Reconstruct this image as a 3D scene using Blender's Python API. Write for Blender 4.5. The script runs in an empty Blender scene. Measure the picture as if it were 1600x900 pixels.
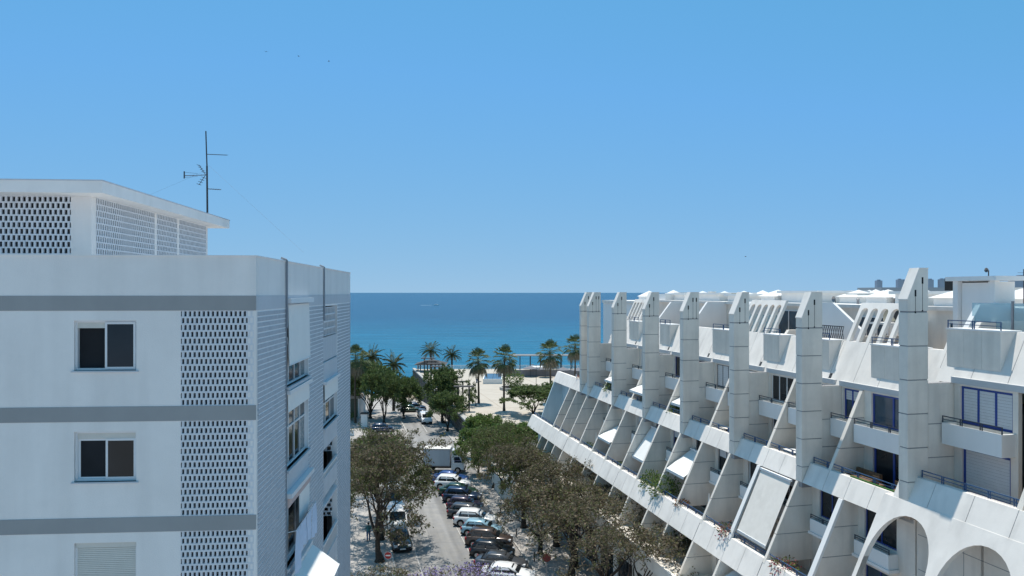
import bpy, bmesh, math, random
from mathutils import Vector, Matrix, noise

SC = bpy.context.scene
COL = SC.collection
R = math.radians

# ------------------------------------------------------------------ camera
cam_data = bpy.data.cameras.new("camera")
cam_data.sensor_width = 36.0
cam_data.lens = 26.0
cam_data.shift_y = 7.0 / 1600.0
cam_data.clip_start = 0.5
cam_data.clip_end = 90000.0
cam = bpy.data.objects.new("camera", cam_data)
cam.location = (0, 0, 24.0)
cam.rotation_euler = (R(90), 0, 0)
COL.objects.link(cam)
SC.camera = cam

# ------------------------------------------------------------------ sky, sun, exposure
SUN_AZ, SUN_EL = 12.3, 75.0            # degrees left of straight ahead, degrees above the horizon
world = bpy.data.worlds.new("World")
SC.world = world
world.use_nodes = True
wn = world.node_tree
bg = wn.nodes["Background"]
sky = wn.nodes.new("ShaderNodeTexSky")
sky.sky_type = 'NISHITA'
sky.sun_disc = False
sky.sun_elevation = R(SUN_EL)
sky.sun_rotation = R(-SUN_AZ)
sky.altitude = 0.0
sky.air_density = 1.0
sky.dust_density = 0.0
sky.ozone_density = 1.5
tc = wn.nodes.new("ShaderNodeTexCoord")          # the pale rim that the model draws on the horizon is left out: look a little higher
va = wn.nodes.new("ShaderNodeVectorMath"); va.operation = 'ADD'
va.inputs[1].default_value = (0, 0, 0.25)
vn = wn.nodes.new("ShaderNodeVectorMath"); vn.operation = 'NORMALIZE'
wn.links.new(tc.outputs['Generated'], va.inputs[0])
wn.links.new(va.outputs[0], vn.inputs[0])
wn.links.new(vn.outputs[0], sky.inputs['Vector'])
sep = wn.nodes.new("ShaderNodeSeparateColor")       # colour balance of the photograph: a deep, even azure
comb = wn.nodes.new("ShaderNodeCombineColor")
wn.links.new(sky.outputs[0], sep.inputs[0])
for i_, (pw_, ml_, pz_, mz_) in enumerate(((1.75, 0.385, 0.2, 0.66), (0.60, 1.42, 0.7, 1.30), (-0.30, 8.0, 1.15, 0.80))):
    outs = []
    for e_, k_ in ((pw_, ml_), (pz_, mz_)):          # the second law takes over towards the zenith
        p_ = wn.nodes.new("ShaderNodeMath"); p_.operation = 'POWER'; p_.inputs[1].default_value = e_
        q_ = wn.nodes.new("ShaderNodeMath"); q_.operation = 'MULTIPLY'; q_.inputs[1].default_value = k_
        wn.links.new(sep.outputs[i_], p_.inputs[0])
        wn.links.new(p_.outputs[0], q_.inputs[0])
        outs.append(q_.outputs[0])
    mn = wn.nodes.new("ShaderNodeMath"); mn.operation = 'MINIMUM' if i_ else 'MAXIMUM'
    wn.links.new(outs[0], mn.inputs[0]); wn.links.new(outs[1], mn.inputs[1])
    wn.links.new(mn.outputs[0], comb.inputs[i_])
wn.links.new(comb.outputs[0], bg.inputs[0])
bg.inputs[1].default_value = 0.108
sun_data = bpy.data.lights.new("sun", 'SUN')
sun_data.energy = 3.2
sun_data.angle = R(0.53)
sun_data.color = (1.0, 0.935, 0.835)
sun = bpy.data.objects.new("sun", sun_data)
sdir = Vector((-math.sin(R(SUN_AZ)) * math.cos(R(SUN_EL)), math.cos(R(SUN_AZ)) * math.cos(R(SUN_EL)), math.sin(R(SUN_EL))))
sun.rotation_euler = sdir.to_track_quat('Z', 'Y').to_euler()
sun.location = sdir * 200
COL.objects.link(sun)
SC.view_settings.view_transform = 'Standard'
SC.view_settings.look = 'None'
SC.view_settings.exposure = 0.62
SC.view_settings.gamma = 1.0
SC.cycles.max_bounces = 8
SC.cycles.diffuse_bounces = 4
SC.cycles.glossy_bounces = 3
SC.cycles.transparent_max_bounces = 8
SC.cycles.caustics_reflective = False
SC.cycles.caustics_refractive = False

# ------------------------------------------------------------------ materials
def mat(name, col, rough=0.7, var=0.06, scale=0.6, streak=0.0, spec=0.3, metal=0.0, bump=0.0, bscale=20.0, tint=None, grime=None):
    m = bpy.data.materials.new(name)
    m.use_nodes = True
    nt = m.node_tree
    b = nt.nodes["Principled BSDF"]
    b.inputs['Roughness'].default_value = rough
    b.inputs['Metallic'].default_value = metal
    b.inputs['Specular IOR Level'].default_value = spec
    geo = nt.nodes.new("ShaderNodeNewGeometry")
    n1 = nt.nodes.new("ShaderNodeTexNoise")
    n1.inputs['Scale'].default_value = scale
    n1.inputs['Detail'].default_value = 6
    n1.inputs['Roughness'].default_value = 0.65
    nt.links.new(geo.outputs['Position'], n1.inputs['Vector'])
    ramp = nt.nodes.new("ShaderNodeMapRange")
    ramp.inputs['From Min'].default_value = 0.3
    ramp.inputs['From Max'].default_value = 0.7
    ramp.inputs['To Min'].default_value = 1 - var
    ramp.inputs['To Max'].default_value = 1 + var
    nt.links.new(n1.outputs['Fac'], ramp.inputs['Value'])
    fac = ramp.outputs['Result']
    if streak > 0:
        mp = nt.nodes.new("ShaderNodeMapping")
        mp.inputs['Scale'].default_value = (1.5, 1.5, 0.16)
        nt.links.new(geo.outputs['Position'], mp.inputs['Vector'])
        n2 = nt.nodes.new("ShaderNodeTexNoise")
        n2.inputs['Scale'].default_value = 1.0
        n2.inputs['Detail'].default_value = 5
        nt.links.new(mp.outputs[0], n2.inputs['Vector'])
        r2 = nt.nodes.new("ShaderNodeMapRange")
        r2.inputs['From Min'].default_value = 0.45
        r2.inputs['From Max'].default_value = 0.75
        r2.inputs['To Min'].default_value = 1.0
        r2.inputs['To Max'].default_value = 1.0 - streak
        nt.links.new(n2.outputs['Fac'], r2.inputs['Value'])
        mul = nt.nodes.new("ShaderNodeMath")
        mul.operation = 'MULTIPLY'
        nt.links.new(fac, mul.inputs[0])
        nt.links.new(r2.outputs['Result'], mul.inputs[1])
        fac = mul.outputs[0]
    vm = nt.nodes.new("ShaderNodeVectorMath")
    vm.operation = 'SCALE'
    vm.inputs[0].default_value = col[:3]
    nt.links.new(fac, vm.inputs['Scale'])
    out = vm.outputs[0]
    if tint is not None:
        mx = nt.nodes.new("ShaderNodeMix")
        mx.data_type = 'RGBA'
        n3 = nt.nodes.new("ShaderNodeTexNoise")
        n3.inputs['Scale'].default_value = scale * 3.1
        n3.inputs['Detail'].default_value = 3
        nt.links.new(geo.outputs['Position'], n3.inputs['Vector'])
        r3 = nt.nodes.new("ShaderNodeMapRange")
        r3.inputs['From Min'].default_value = 0.4
        r3.inputs['From Max'].default_value = 0.65
        nt.links.new(n3.outputs['Fac'], r3.inputs['Value'])
        nt.links.new(r3.outputs['Result'], mx.inputs['Factor'])
        nt.links.new(out, mx.inputs['A'])
        mx.inputs['B'].default_value = (*tint, 1)
        out = mx.outputs['Result']
    nt.links.new(out, b.inputs['Base Color'])
    if bump > 0:
        n4 = nt.nodes.new("ShaderNodeTexNoise")
        n4.inputs['Scale'].default_value = bscale
        n4.inputs['Detail'].default_value = 4
        nt.links.new(geo.outputs['Position'], n4.inputs['Vector'])
        bp = nt.nodes.new("ShaderNodeBump")
        bp.inputs['Strength'].default_value = bump
        bp.inputs['Distance'].default_value = 0.02
        nt.links.new(n4.outputs['Fac'], bp.inputs['Height'])
        nt.links.new(bp.outputs[0], b.inputs['Normal'])
    return m

def leaf_mat(name, col, col2, trans=0.25):
    m = bpy.data.materials.new(name)
    m.use_nodes = True
    nt = m.node_tree
    b = nt.nodes["Principled BSDF"]
    b.inputs['Roughness'].default_value = 0.6
    b.inputs['Specular IOR Level'].default_value = 0.25
    geo = nt.nodes.new("ShaderNodeNewGeometry")
    mx = nt.nodes.new("ShaderNodeMix")
    mx.data_type = 'RGBA'
    mx.inputs['A'].default_value = (*col, 1)
    mx.inputs['B'].default_value = (*col2, 1)
    nt.links.new(geo.outputs['Random Per Island'], mx.inputs['Factor'])
    nt.links.new(mx.outputs['Result'], b.inputs['Base Color'])
    tr = nt.nodes.new("ShaderNodeBsdfTranslucent")
    nt.links.new(mx.outputs['Result'], tr.inputs['Color'])
    ms = nt.nodes.new("ShaderNodeMixShader")
    ms.inputs['Fac'].default_value = trans
    nt.links.new(b.outputs[0], ms.inputs[1])
    nt.links.new(tr.outputs[0], ms.inputs[2])
    nt.links.new(ms.outputs[0], nt.nodes["Material Output"].inputs['Surface'])
    return m

def glass_mat(name, col, rough=0.06, spec=0.6):
    m = bpy.data.materials.new(name)
    m.use_nodes = True
    nt = m.node_tree
    b = nt.nodes["Principled BSDF"]
    b.inputs['Roughness'].default_value = rough
    b.inputs['Specular IOR Level'].default_value = spec
    geo = nt.nodes.new("ShaderNodeNewGeometry")
    n1 = nt.nodes.new("ShaderNodeTexNoise")
    n1.inputs['Scale'].default_value = 1.3
    nt.links.new(geo.outputs['Position'], n1.inputs['Vector'])
    mr = nt.nodes.new("ShaderNodeMapRange")
    mr.inputs['To Min'].default_value = 0.5
    mr.inputs['To Max'].default_value = 1.6
    nt.links.new(n1.outputs['Fac'], mr.inputs['Value'])
    vm = nt.nodes.new("ShaderNodeVectorMath")
    vm.operation = 'SCALE'
    vm.inputs[0].default_value = col
    nt.links.new(mr.outputs['Result'], vm.inputs['Scale'])
    nt.links.new(vm.outputs[0], b.inputs['Base Color'])
    return m

def clear_glass(name, tintc, fac=0.35):
    m = bpy.data.materials.new(name)
    m.use_nodes = True
    nt = m.node_tree
    b = nt.nodes["Principled BSDF"]
    b.inputs['Base Color'].default_value = (*tintc, 1)
    b.inputs['Roughness'].default_value = 0.08
    t = nt.nodes.new("ShaderNodeBsdfTransparent")
    t.inputs['Color'].default_value = (0.8, 0.92, 0.95, 1)
    ms = nt.nodes.new("ShaderNodeMixShader")
    ms.inputs['Fac'].default_value = fac
    nt.links.new(t.outputs[0], ms.inputs[1])
    nt.links.new(b.outputs[0], ms.inputs[2])
    nt.links.new(ms.outputs[0], nt.nodes["Material Output"].inputs['Surface'])
    return m

M = {}
M['white'] = mat('white_concrete', (0.79, 0.755, 0.71), 0.75, 0.07, 0.45, streak=0.15, bump=0.15, bscale=14)
M['white_dirty'] = mat('weathered_concrete', (0.76, 0.715, 0.65), 0.8, 0.09, 0.6, streak=0.17, bump=0.2, bscale=12)
M['white_clean'] = mat('fresh_white_paint', (0.80, 0.80, 0.79), 0.6, 0.03, 0.4, streak=0.04)
M['joint'] = mat('panel_joint', (0.30, 0.30, 0.31), 0.9, 0.1, 2)
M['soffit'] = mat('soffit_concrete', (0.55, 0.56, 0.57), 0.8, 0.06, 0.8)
M['terrace'] = mat('terrace_tile', (0.52, 0.44, 0.38), 0.7, 0.1, 2.0)
M['render_l'] = mat('white_render', (0.82, 0.805, 0.79), 0.85, 0.05, 0.45, streak=0.09, bump=0.25, bscale=30)
M['band'] = mat('grey_band_paint', (0.33, 0.34, 0.345), 0.85, 0.05, 0.8, streak=0.05)
M['band_pale'] = mat('pale_grey_render', (0.55, 0.58, 0.62), 0.85, 0.05, 0.8, streak=0.06)
M['brickw'] = mat('painted_brick', (0.45, 0.475, 0.515), 0.85, 0.10, 5.0, streak=0.08, bump=0.3, bscale=30)
M['mortar'] = mat('ledge_lit_mortar', (0.84, 0.86, 0.88), 0.9, 0.04, 3)  # mortar whitened: light caught on the course ledges is put into its colour
M['block'] = mat('breeze_block', (0.66, 0.69, 0.73), 0.85, 0.06, 4.0)
M['dark'] = mat('dark_interior', (0.018, 0.02, 0.024), 0.9, 0.2, 1.0)  # darkness of unlit rooms and recesses put into the colour
M['dim'] = mat('dim_interior', (0.075, 0.08, 0.09), 0.9, 0.2, 1.0)  # same for half lit depths: the dimness is in the colour
M['glass'] = glass_mat('window_glass', (0.016, 0.019, 0.023), .06, .4)
M['glass_blue'] = glass_mat('blue_window_glass', (0.03, 0.06, 0.09))
M['glass_pale'] = glass_mat('curtained_glass', (0.16, 0.19, 0.20), 0.15)
M['clear'] = clear_glass('clear_glass', (0.55, 0.68, 0.74), 0.34)
M['frame_w'] = mat('white_aluminium', (0.72, 0.74, 0.76), 0.45, 0.03, 2, spec=0.5)
M['frame_n'] = mat('navy_aluminium', (0.018, 0.055, 0.27), 0.4, 0.05, 2, spec=0.5)
M['frame_d'] = mat('dark_aluminium', (0.03, 0.035, 0.05), 0.4, 0.05, 2, spec=0.5)
M['shutter'] = mat('roller_shutter', (0.62, 0.64, 0.66), 0.6, 0.04, 3)
M['shutter_c'] = mat('cream_shutter', (0.62, 0.62, 0.58), 0.6, 0.04, 3)
M['rail_b'] = mat('blue_rail_paint', (0.03, 0.09, 0.20), 0.45, 0.1, 3, spec=0.5)
M['rail_d'] = mat('dark_rail_paint', (0.03, 0.045, 0.07), 0.45, 0.1, 3, spec=0.5)
M['canvas_w'] = mat('white_canvas', (0.80, 0.80, 0.78), 0.9, 0.03, 1.5)
M['canvas_b'] = mat('beige_canvas', (0.70, 0.67, 0.62), 0.9, 0.05, 0.8, tint=(0.74, 0.71, 0.66))
M['cloth_bl'] = mat('pale_blue_cloth', (0.52, 0.62, 0.78), 0.9, 0.06, 3)
M['pipe'] = mat('grey_pipe', (0.26, 0.29, 0.33), 0.6, 0.08, 3)
M['metal'] = mat('galvanised_steel', (0.30, 0.30, 0.31), 0.45, 0.15, 6, metal=0.6)
M['metal_d'] = mat('dark_steel', (0.06, 0.06, 0.065), 0.5, 0.15, 6, metal=0.3)
M['rust'] = mat('rusty_steel', (0.20, 0.10, 0.06), 0.8, 0.25, 12)
M['asphalt'] = mat('asphalt', (0.25, 0.25, 0.252), 0.9, 0.10, 0.35, bump=0.3, bscale=60, tint=(0.285, 0.28, 0.27))
M['asphalt_d'] = mat('parking_asphalt', (0.27, 0.26, 0.25), 0.9, 0.14, 0.7, bump=0.3, bscale=60)
M['patch'] = mat('asphalt_patch', (0.205, 0.205, 0.21), 0.9, 0.10, 1.5)
M['kerb'] = mat('kerb_stone', (0.42, 0.41, 0.39), 0.85, 0.1, 2)
M['paint'] = mat('road_paint', (0.50, 0.50, 0.49), 0.7, 0.15, 3)
M['plaza'] = mat('plaza_stone', (0.47, 0.43, 0.37), 0.85, 0.06, 0.25, tint=(0.50, 0.46, 0.40))
M['stonewall'] = mat('dark_stone', (0.13, 0.115, 0.10), 0.95, 0.25, 2.5, bump=0.6, bscale=6)
M['sand'] = mat('beach_sand', (0.34, 0.30, 0.25), 0.95, 0.08, 0.4)
M['bark'] = mat('tree_bark', (0.055, 0.043, 0.035), 0.95, 0.25, 5, bump=0.6, bscale=14)
M['bark_palm'] = mat('palm_bark', (0.10, 0.08, 0.062), 0.95, 0.25, 4, bump=0.7, bscale=9)
M['leaf_jac'] = leaf_mat('jacaranda_leaf', (0.11, 0.096, 0.062), (0.21, 0.18, 0.125), .4)
M['leaf_jacg'] = leaf_mat('jacaranda_green_leaf', (0.08, 0.10, 0.036), (0.15, 0.155, 0.065), .4)
M['leaf_pod'] = leaf_mat('dry_seed_pod', (0.10, 0.07, 0.045), (0.17, 0.125, 0.085), 0.05)
M['leaf_green'] = leaf_mat('green_leaf', (0.09, 0.15, 0.035), (0.17, 0.25, 0.07), .38)
M['leaf_dark'] = leaf_mat('dark_leaf', (0.07, 0.105, 0.04), (0.15, 0.195, 0.075), .35)
M['leaf_palm'] = leaf_mat('palm_leaf', (0.06, 0.095, 0.035), (0.14, 0.17, 0.08), 0.15)
M['leaf_date'] = leaf_mat('date_palm_leaf', (0.06, 0.085, 0.035), (0.13, 0.13, 0.055), 0.15)
M['leaf_dry'] = leaf_mat('dry_palm_leaf', (0.20, 0.17, 0.12), (0.32, 0.28, 0.20), 0.1)
M['blossom'] = leaf_mat('violet_blossom', (0.24, 0.18, 0.42), (0.44, 0.37, 0.62), 0.3)
M['flower'] = leaf_mat('magenta_flower', (0.35, 0.05, 0.14), (0.40, 0.16, 0.10), 0.3)
M['black'] = mat('black_plastic', (0.012, 0.012, 0.013), 0.6, 0.1, 5)
M['tyre'] = mat('tyre_rubber', (0.015, 0.015, 0.016), 0.85, 0.1, 8)
M['rim'] = mat('alloy_rim', (0.42, 0.43, 0.44), 0.35, 0.1, 8, metal=0.7)
M['carglass'] = glass_mat('car_glass', (0.012, 0.016, 0.02), 0.04, 0.8)
M['lamp_r'] = mat('red_lamp', (0.35, 0.015, 0.012), 0.2, 0.05, 5, spec=0.6)
M['lamp_w'] = mat('clear_lamp', (0.65, 0.67, 0.70), 0.15, 0.05, 5, spec=0.8)
M['plate'] = mat('white_plate', (0.72, 0.72, 0.70), 0.5, 0.03, 5)
M['sign_red'] = mat('sign_red', (0.36, 0.022, 0.02), 0.45, 0.06, 5)
M['sign_dull'] = mat('dull_sign_red', (0.20, 0.05, 0.045), 0.6, 0.2, 9)  # browner, darker and more mottled than the plain sign red
M['sign_white'] = mat('sign_white', (0.75, 0.75, 0.74), 0.45, 0.04, 5)
M['terracotta'] = mat('terracotta', (0.32, 0.13, 0.07), 0.8, 0.1, 6)
M['wood'] = mat('brown_timber', (0.16, 0.10, 0.06), 0.7, 0.2, 6)
M['bluewall'] = mat('pale_blue_paint', (0.54, 0.67, 0.72), 0.8, 0.06, 0.5, streak=0.1)
M['haze_a'] = mat('hazed_grey_concrete', (0.32, 0.36, 0.42), 0.9, 0.05, 0.02)  # haze of the distance mixed into the grey blue base colour
M['haze_b'] = mat('hazed_pale_concrete', (0.36, 0.39, 0.42), 0.9, 0.05, 0.05)  # paler tone, distance haze again mixed into the colour
M['greenmat'] = mat('green_artificial_turf', (0.05, 0.14, 0.04), 0.95, 0.15, 6)

def lane_wear(m):
    nt = m.node_tree
    b = nt.nodes["Principled BSDF"]
    src = b.inputs['Base Color'].links[0].from_socket
    geo = nt.nodes.new("ShaderNodeNewGeometry")
    mp = nt.nodes.new("ShaderNodeMapping")
    mp.vector_type = 'TEXTURE'
    mp.inputs['Rotation'].default_value = (0, 0, R(13.4))
    mp.inputs['Scale'].default_value = (1.5, 34, 1)
    nt.links.new(geo.outputs['Position'], mp.inputs['Vector'])
    n = nt.nodes.new("ShaderNodeTexNoise")
    n.inputs['Scale'].default_value = 1.0
    n.inputs['Detail'].default_value = 5
    nt.links.new(mp.outputs[0], n.inputs['Vector'])
    r = nt.nodes.new("ShaderNodeMapRange")
    r.inputs['From Min'].default_value = 0.35
    r.inputs['From Max'].default_value = 0.65
    r.inputs['To Min'].default_value = 0.68
    r.inputs['To Max'].default_value = 1.12
    nt.links.new(n.outputs['Fac'], r.inputs['Value'])
    v = nt.nodes.new("ShaderNodeVectorMath")
    v.operation = 'SCALE'
    nt.links.new(src, v.inputs[0])
    nt.links.new(r.outputs[0], v.inputs['Scale'])
    nt.links.new(v.outputs[0], b.inputs['Base Color'])
lane_wear(M['asphalt'])

# ------------------------------------------------------------------ mesh builder
class MB:
    def __init__(s, f=None):
        s.v, s.fc, s.mi, s.f = [], [], [], f
        s.smooth = False
    def add(s, pts, faces, mi=0):
        b = len(s.v)
        if s.f:
            pts = [s.f(*p) for p in pts]
        s.v.extend(pts)
        for fa in faces:
            s.fc.append([b + i for i in fa])
            s.mi.append(mi)
    def box(s, x0, x1, y0, y1, z0, z1, mi=0):
        s.add([(x0, y0, z0), (x1, y0, z0), (x1, y1, z0), (x0, y1, z0), (x0, y0, z1), (x1, y0, z1), (x1, y1, z1), (x0, y1, z1)],
              [(0, 3, 2, 1), (4, 5, 6, 7), (0, 1, 5, 4), (1, 2, 6, 5), (2, 3, 7, 6), (3, 0, 4, 7)], mi)
        return s
    def prism_y(s, poly, y0, y1, mi=0):            # poly in (x, z), extruded along y
        n = len(poly)
        s.add([(x, y0, z) for x, z in poly] + [(x, y1, z) for x, z in poly],
              [tuple(range(n)), tuple(range(2 * n - 1, n - 1, -1))] + [(i, i + n, (i + 1) % n + n, (i + 1) % n) for i in range(n)], mi)
        return s
    def prism_z(s, poly, z0, z1, mi=0):
        n = len(poly)
        s.add([(x, y, z0) for x, y in poly] + [(x, y, z1) for x, y in poly],
              [tuple(range(n - 1, -1, -1)), tuple(range(n, 2 * n))] + [(i, (i + 1) % n, (i + 1) % n + n, i + n) for i in range(n)], mi)
        return s
    def tube(s, p0, p1, r0, r1=None, n=6, mi=0, caps=True):
        r1 = r0 if r1 is None else r1
        p0, p1 = Vector(p0), Vector(p1)
        d = p1 - p0
        if d.length < 1e-6:
            return s
        d.normalize()
        a = d.orthogonal().normalized()
        b = d.cross(a)
        pts = []
        for p, r in ((p0, r0), (p1, r1)):
            for i in range(n):
                t = 2 * math.pi * i / n
                pts.append(tuple(p + a * (math.cos(t) * r) + b * (math.sin(t) * r)))
        fs = [(i, (i + 1) % n, (i + 1) % n + n, i + n) for i in range(n)]
        if caps:
            fs += [tuple(range(n - 1, -1, -1)), tuple(range(n, 2 * n))]
        s.add(pts, fs, mi)
        return s
    def quad(s, a, b, c, d, mi=0):
        s.add([tuple(a), tuple(b), tuple(c), tuple(d)], [(0, 1, 2, 3)], mi)
        return s
    def pyramid(s, x0, x1, y0, y1, z0, z1, mi=0):
        s.add([(x0, y0, z0), (x1, y0, z0), (x1, y1, z0), (x0, y1, z0), ((x0 + x1) / 2, (y0 + y1) / 2, z1)],
              [(0, 3, 2, 1), (0, 1, 4), (1, 2, 4), (2, 3, 4), (3, 0, 4)], mi)
        return s
    def mesh(s, name, mats):
        me = bpy.data.meshes.new(name)
        me.from_pydata([tuple(p) for p in s.v], [], s.fc)
        for m in (mats if isinstance(mats, (list, tuple)) else [mats]):
            me.materials.append(m)
        me.polygons.foreach_set('material_index', s.mi)
        if s.smooth:
            me.polygons.foreach_set('use_smooth', [True] * len(s.fc))
        me.update()
        return me
    def build(s, name, mats, parent=None, loc=None, kind=None):
        o = bpy.data.objects.new(name, s.mesh(name, mats))
        COL.objects.link(o)
        if parent is not None:
            o.parent = parent
        if loc is not None:
            o.location = loc
        if kind:
            o['kind'] = kind
        return o

def inst(name, me, parent=None, loc=(0, 0, 0), rot=(0, 0, 0), scale=None):
    o = bpy.data.objects.new(name, me)
    COL.objects.link(o)
    o.parent = parent
    o.location = loc
    o.rotation_euler = rot
    if scale is not None:
        o.scale = scale
    return o

def tag(o, label=None, cat=None, group=None, kind=None):
    if label: o['label'] = label
    if cat: o['category'] = cat
    if group: o['group'] = group
    if kind: o['kind'] = kind
    return o

def thing(name, label, cat, loc=(0, 0, 0), rotz=0.0, group=None):
    o = bpy.data.objects.new(name, None)
    COL.objects.link(o)
    o.empty_display_size = 0.2
    o.location = loc
    o.rotation_euler = (0, 0, rotz)
    return tag(o, label, cat, group)

def copy_tree(o, parent=None):
    c = o.copy()
    COL.objects.link(c)
    c.parent = parent
    for ch in list(o.children):
        copy_tree(ch, c)
    return c

def bevel(me, w, seg=1):
    bm = bmesh.new()
    bm.from_mesh(me)
    bmesh.ops.bevel(bm, geom=bm.edges[:], offset=w, segments=seg, affect='EDGES', clamp_overlap=True)
    bm.to_mesh(me)
    bm.free()
    return me
# ------------------------------------------------------------------ setting: ground, road, pavements, sea
K = 0.238                                   # the street runs away from the camera along X = w - K * Y
def W(w, y, z=0.0):
    return (w - K * y, y, z)

def gz(y):
    if y < 148: return 0.0
    if y < 206: return -4.4 * (y - 148) / 58.0
    if y < 260: return -4.4 - 5.0 * (y - 206) / 54.0
    return -9.4

def build_ground():
    ys = [-120, -20, 40, 80, 110, 148, 158, 168, 178, 188, 198, 206, 214, 230, 260, 420]
    xs = [-1500, -300, -80, -40, -20, 0, 20, 60, 300, 2500]
    v = [(x, y, gz(y)) for y in ys for x in xs]
    n = len(xs)
    f = [(j * n + i, j * n + i + 1, (j + 1) * n + i + 1, (j + 1) * n + i) for j in range(len(ys) - 1) for i in range(n - 1)]
    mb = MB(); mb.add(v, f)
    m = bpy.data.materials.new('paving')
    m.use_nodes = True
    nt = m.node_tree
    b = nt.nodes["Principled BSDF"]
    b.inputs['Roughness'].default_value = 0.9
    geo = nt.nodes.new("ShaderNodeNewGeometry")
    br = nt.nodes.new("ShaderNodeTexBrick")
    br.inputs['Scale'].default_value = 1.0
    br.inputs['Brick Width'].default_value = 0.8
    br.inputs['Row Height'].default_value = 0.8
    br.inputs['Mortar Size'].default_value = 0.02
    br.offset = 0.0
    br.inputs['Color1'].default_value = (0.38, 0.36, 0.34, 1)
    br.inputs['Color2'].default_value = (0.43, 0.41, 0.39, 1)
    br.inputs['Mortar'].default_value = (0.25, 0.24, 0.23, 1)
    nt.links.new(geo.outputs['Position'], br.inputs['Vector'])
    no = nt.nodes.new("ShaderNodeTexNoise")
    no.inputs['Scale'].default_value = 0.45
    no.inputs['Detail'].default_value = 6
    nt.links.new(geo.outputs['Position'], no.inputs['Vector'])
    mr = nt.nodes.new("ShaderNodeMapRange")
    mr.inputs['From Min'].default_value = 0.3
    mr.inputs['From Max'].default_value = 0.7
    mr.inputs['To Min'].default_value = 0.78
    mr.inputs['To Max'].default_value = 1.1
    nt.links.new(no.outputs['Fac'], mr.inputs['Value'])
    vm = nt.nodes.new("ShaderNodeVectorMath")
    vm.operation = 'SCALE'
    nt.links.new(br.outputs['Color'], vm.inputs[0])
    nt.links.new(mr.outputs[0], vm.inputs['Scale'])
    sep = nt.nodes.new("ShaderNodeSeparateXYZ")
    nt.links.new(geo.outputs['Position'], sep.inputs[0])
    ms = nt.nodes.new("ShaderNodeMapRange")
    ms.inputs['From Min'].default_value = 184
    ms.inputs['From Max'].default_value = 190
    nt.links.new(sep.outputs['Y'], ms.inputs['Value'])
    mx = nt.nodes.new("ShaderNodeMix")
    mx.data_type = 'RGBA'
    nt.links.new(ms.outputs[0], mx.inputs['Factor'])
    nt.links.new(vm.outputs[0], mx.inputs['A'])
    mx.inputs['B'].default_value = (0.34, 0.30, 0.25, 1)
    nt.links.new(mx.outputs['Result'], b.inputs['Base Color'])
    tag(mb.build('ground', m), kind='structure')

build_ground()

def strip(mb, w0, w1, y0, y1, dz, step=6.0, mi=0):
    n = max(1, int(abs(y1 - y0) / step))
    for i in range(n):
        a, b = y0 + (y1 - y0) * i / n, y0 + (y1 - y0) * (i + 1) / n
        mb.quad(W(w0, a, gz(a) + dz), W(w1, a, gz(a) + dz), W(w1, b, gz(b) + dz), W(w0, b, gz(b) + dz), mi)

rd = MB()
strip(rd, 7.35, 12.3, -60, 108, 0.004)
strip(rd, 12.3, 18.8, 108, 184, 0.004)
tag(rd.build('road', M['asphalt']), kind='structure')
rd = MB()
strip(rd, -60, 12.3, 108.0, 119, 0.008)
strip(rd, 12.3, 18.8, 96.6, 108, 0.008)
tag(rd.build('side_road', M['asphalt']), kind='structure')
rd = MB()
strip(rd, 12.3, 17.0, 40, 96.6, 0.004)
strip(rd, 5.2, 7.35, 40, 104, 0.004)
tag(rd.build('parking_bay', M['asphalt_d']), kind='structure')
rd = MB()
for i in range(19):                          # angled bay lines
    y = 44 + i * 2.92
    w = 12.45
    p = W(w, y)
    d = Vector((math.cos(R(-10)), math.sin(R(-10)), 0))
    q = Vector(p) + d * 4.6
    n = Vector((-d.y, d.x, 0)) * 0.05
    P = Vector(p)
    rd.quad(*[(u.x, u.y, 0.012) for u in (P - n, q - n, q + n, P + n)])
strip(rd, 12.28, 12.34, 40, 96, 0.012)
strip(rd, 7.33, 7.38, 40, 104, 0.012)
strip(rd, 15.6, 15.72, 127, 146, 0.012)
tag(rd.build('road_markings', M['paint']), kind='structure')
rd = MB()
strip(rd, 9.2, 9.26, 45, 96, 0.009, mi=0)
strip(rd, 7.5, 12.2, 71.0, 71.08, 0.009)
strip(rd, 7.5, 12.2, 84.0, 84.07, 0.009)
strip(rd, 10.6, 11.9, 62, 66, 0.008)
tag(rd.build('road_patch', M['patch']), kind='structure')
# raised kerbs
kb = MB()
def kerb(w0, w1, y0, y1, h=0.13):
    n = max(1, int((y1 - y0) / 4.0))
    for i in range(n):
        a, b = y0 + (y1 - y0) * i / n, y0 + (y1 - y0) * (i + 1) / n - 0.02
        za, zb = gz(a), gz(b)
        kb.add([W(w0, a, za), W(w1, a, za), W(w1, b, zb), W(w0, b, zb), W(w0, a, za + h), W(w1, a, za + h), W(w1, b, zb + h), W(w0, b, zb + h)],
               [(0, 3, 2, 1), (4, 5, 6, 7), (0, 1, 5, 4), (1, 2, 6, 5), (2, 3, 7, 6), (3, 0, 4, 7)])
kerb(5.02, 5.2, 30, 104)
kerb(17.0, 17.18, 30, 96.4)
kerb(12.0, 12.28, 120.5, 184)
kerb(18.8, 19.0, 97, 184)
tag(kb.build('kerb', M['kerb']), kind='structure')
# low planted beds round the tree feet are made with the trees

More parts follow.
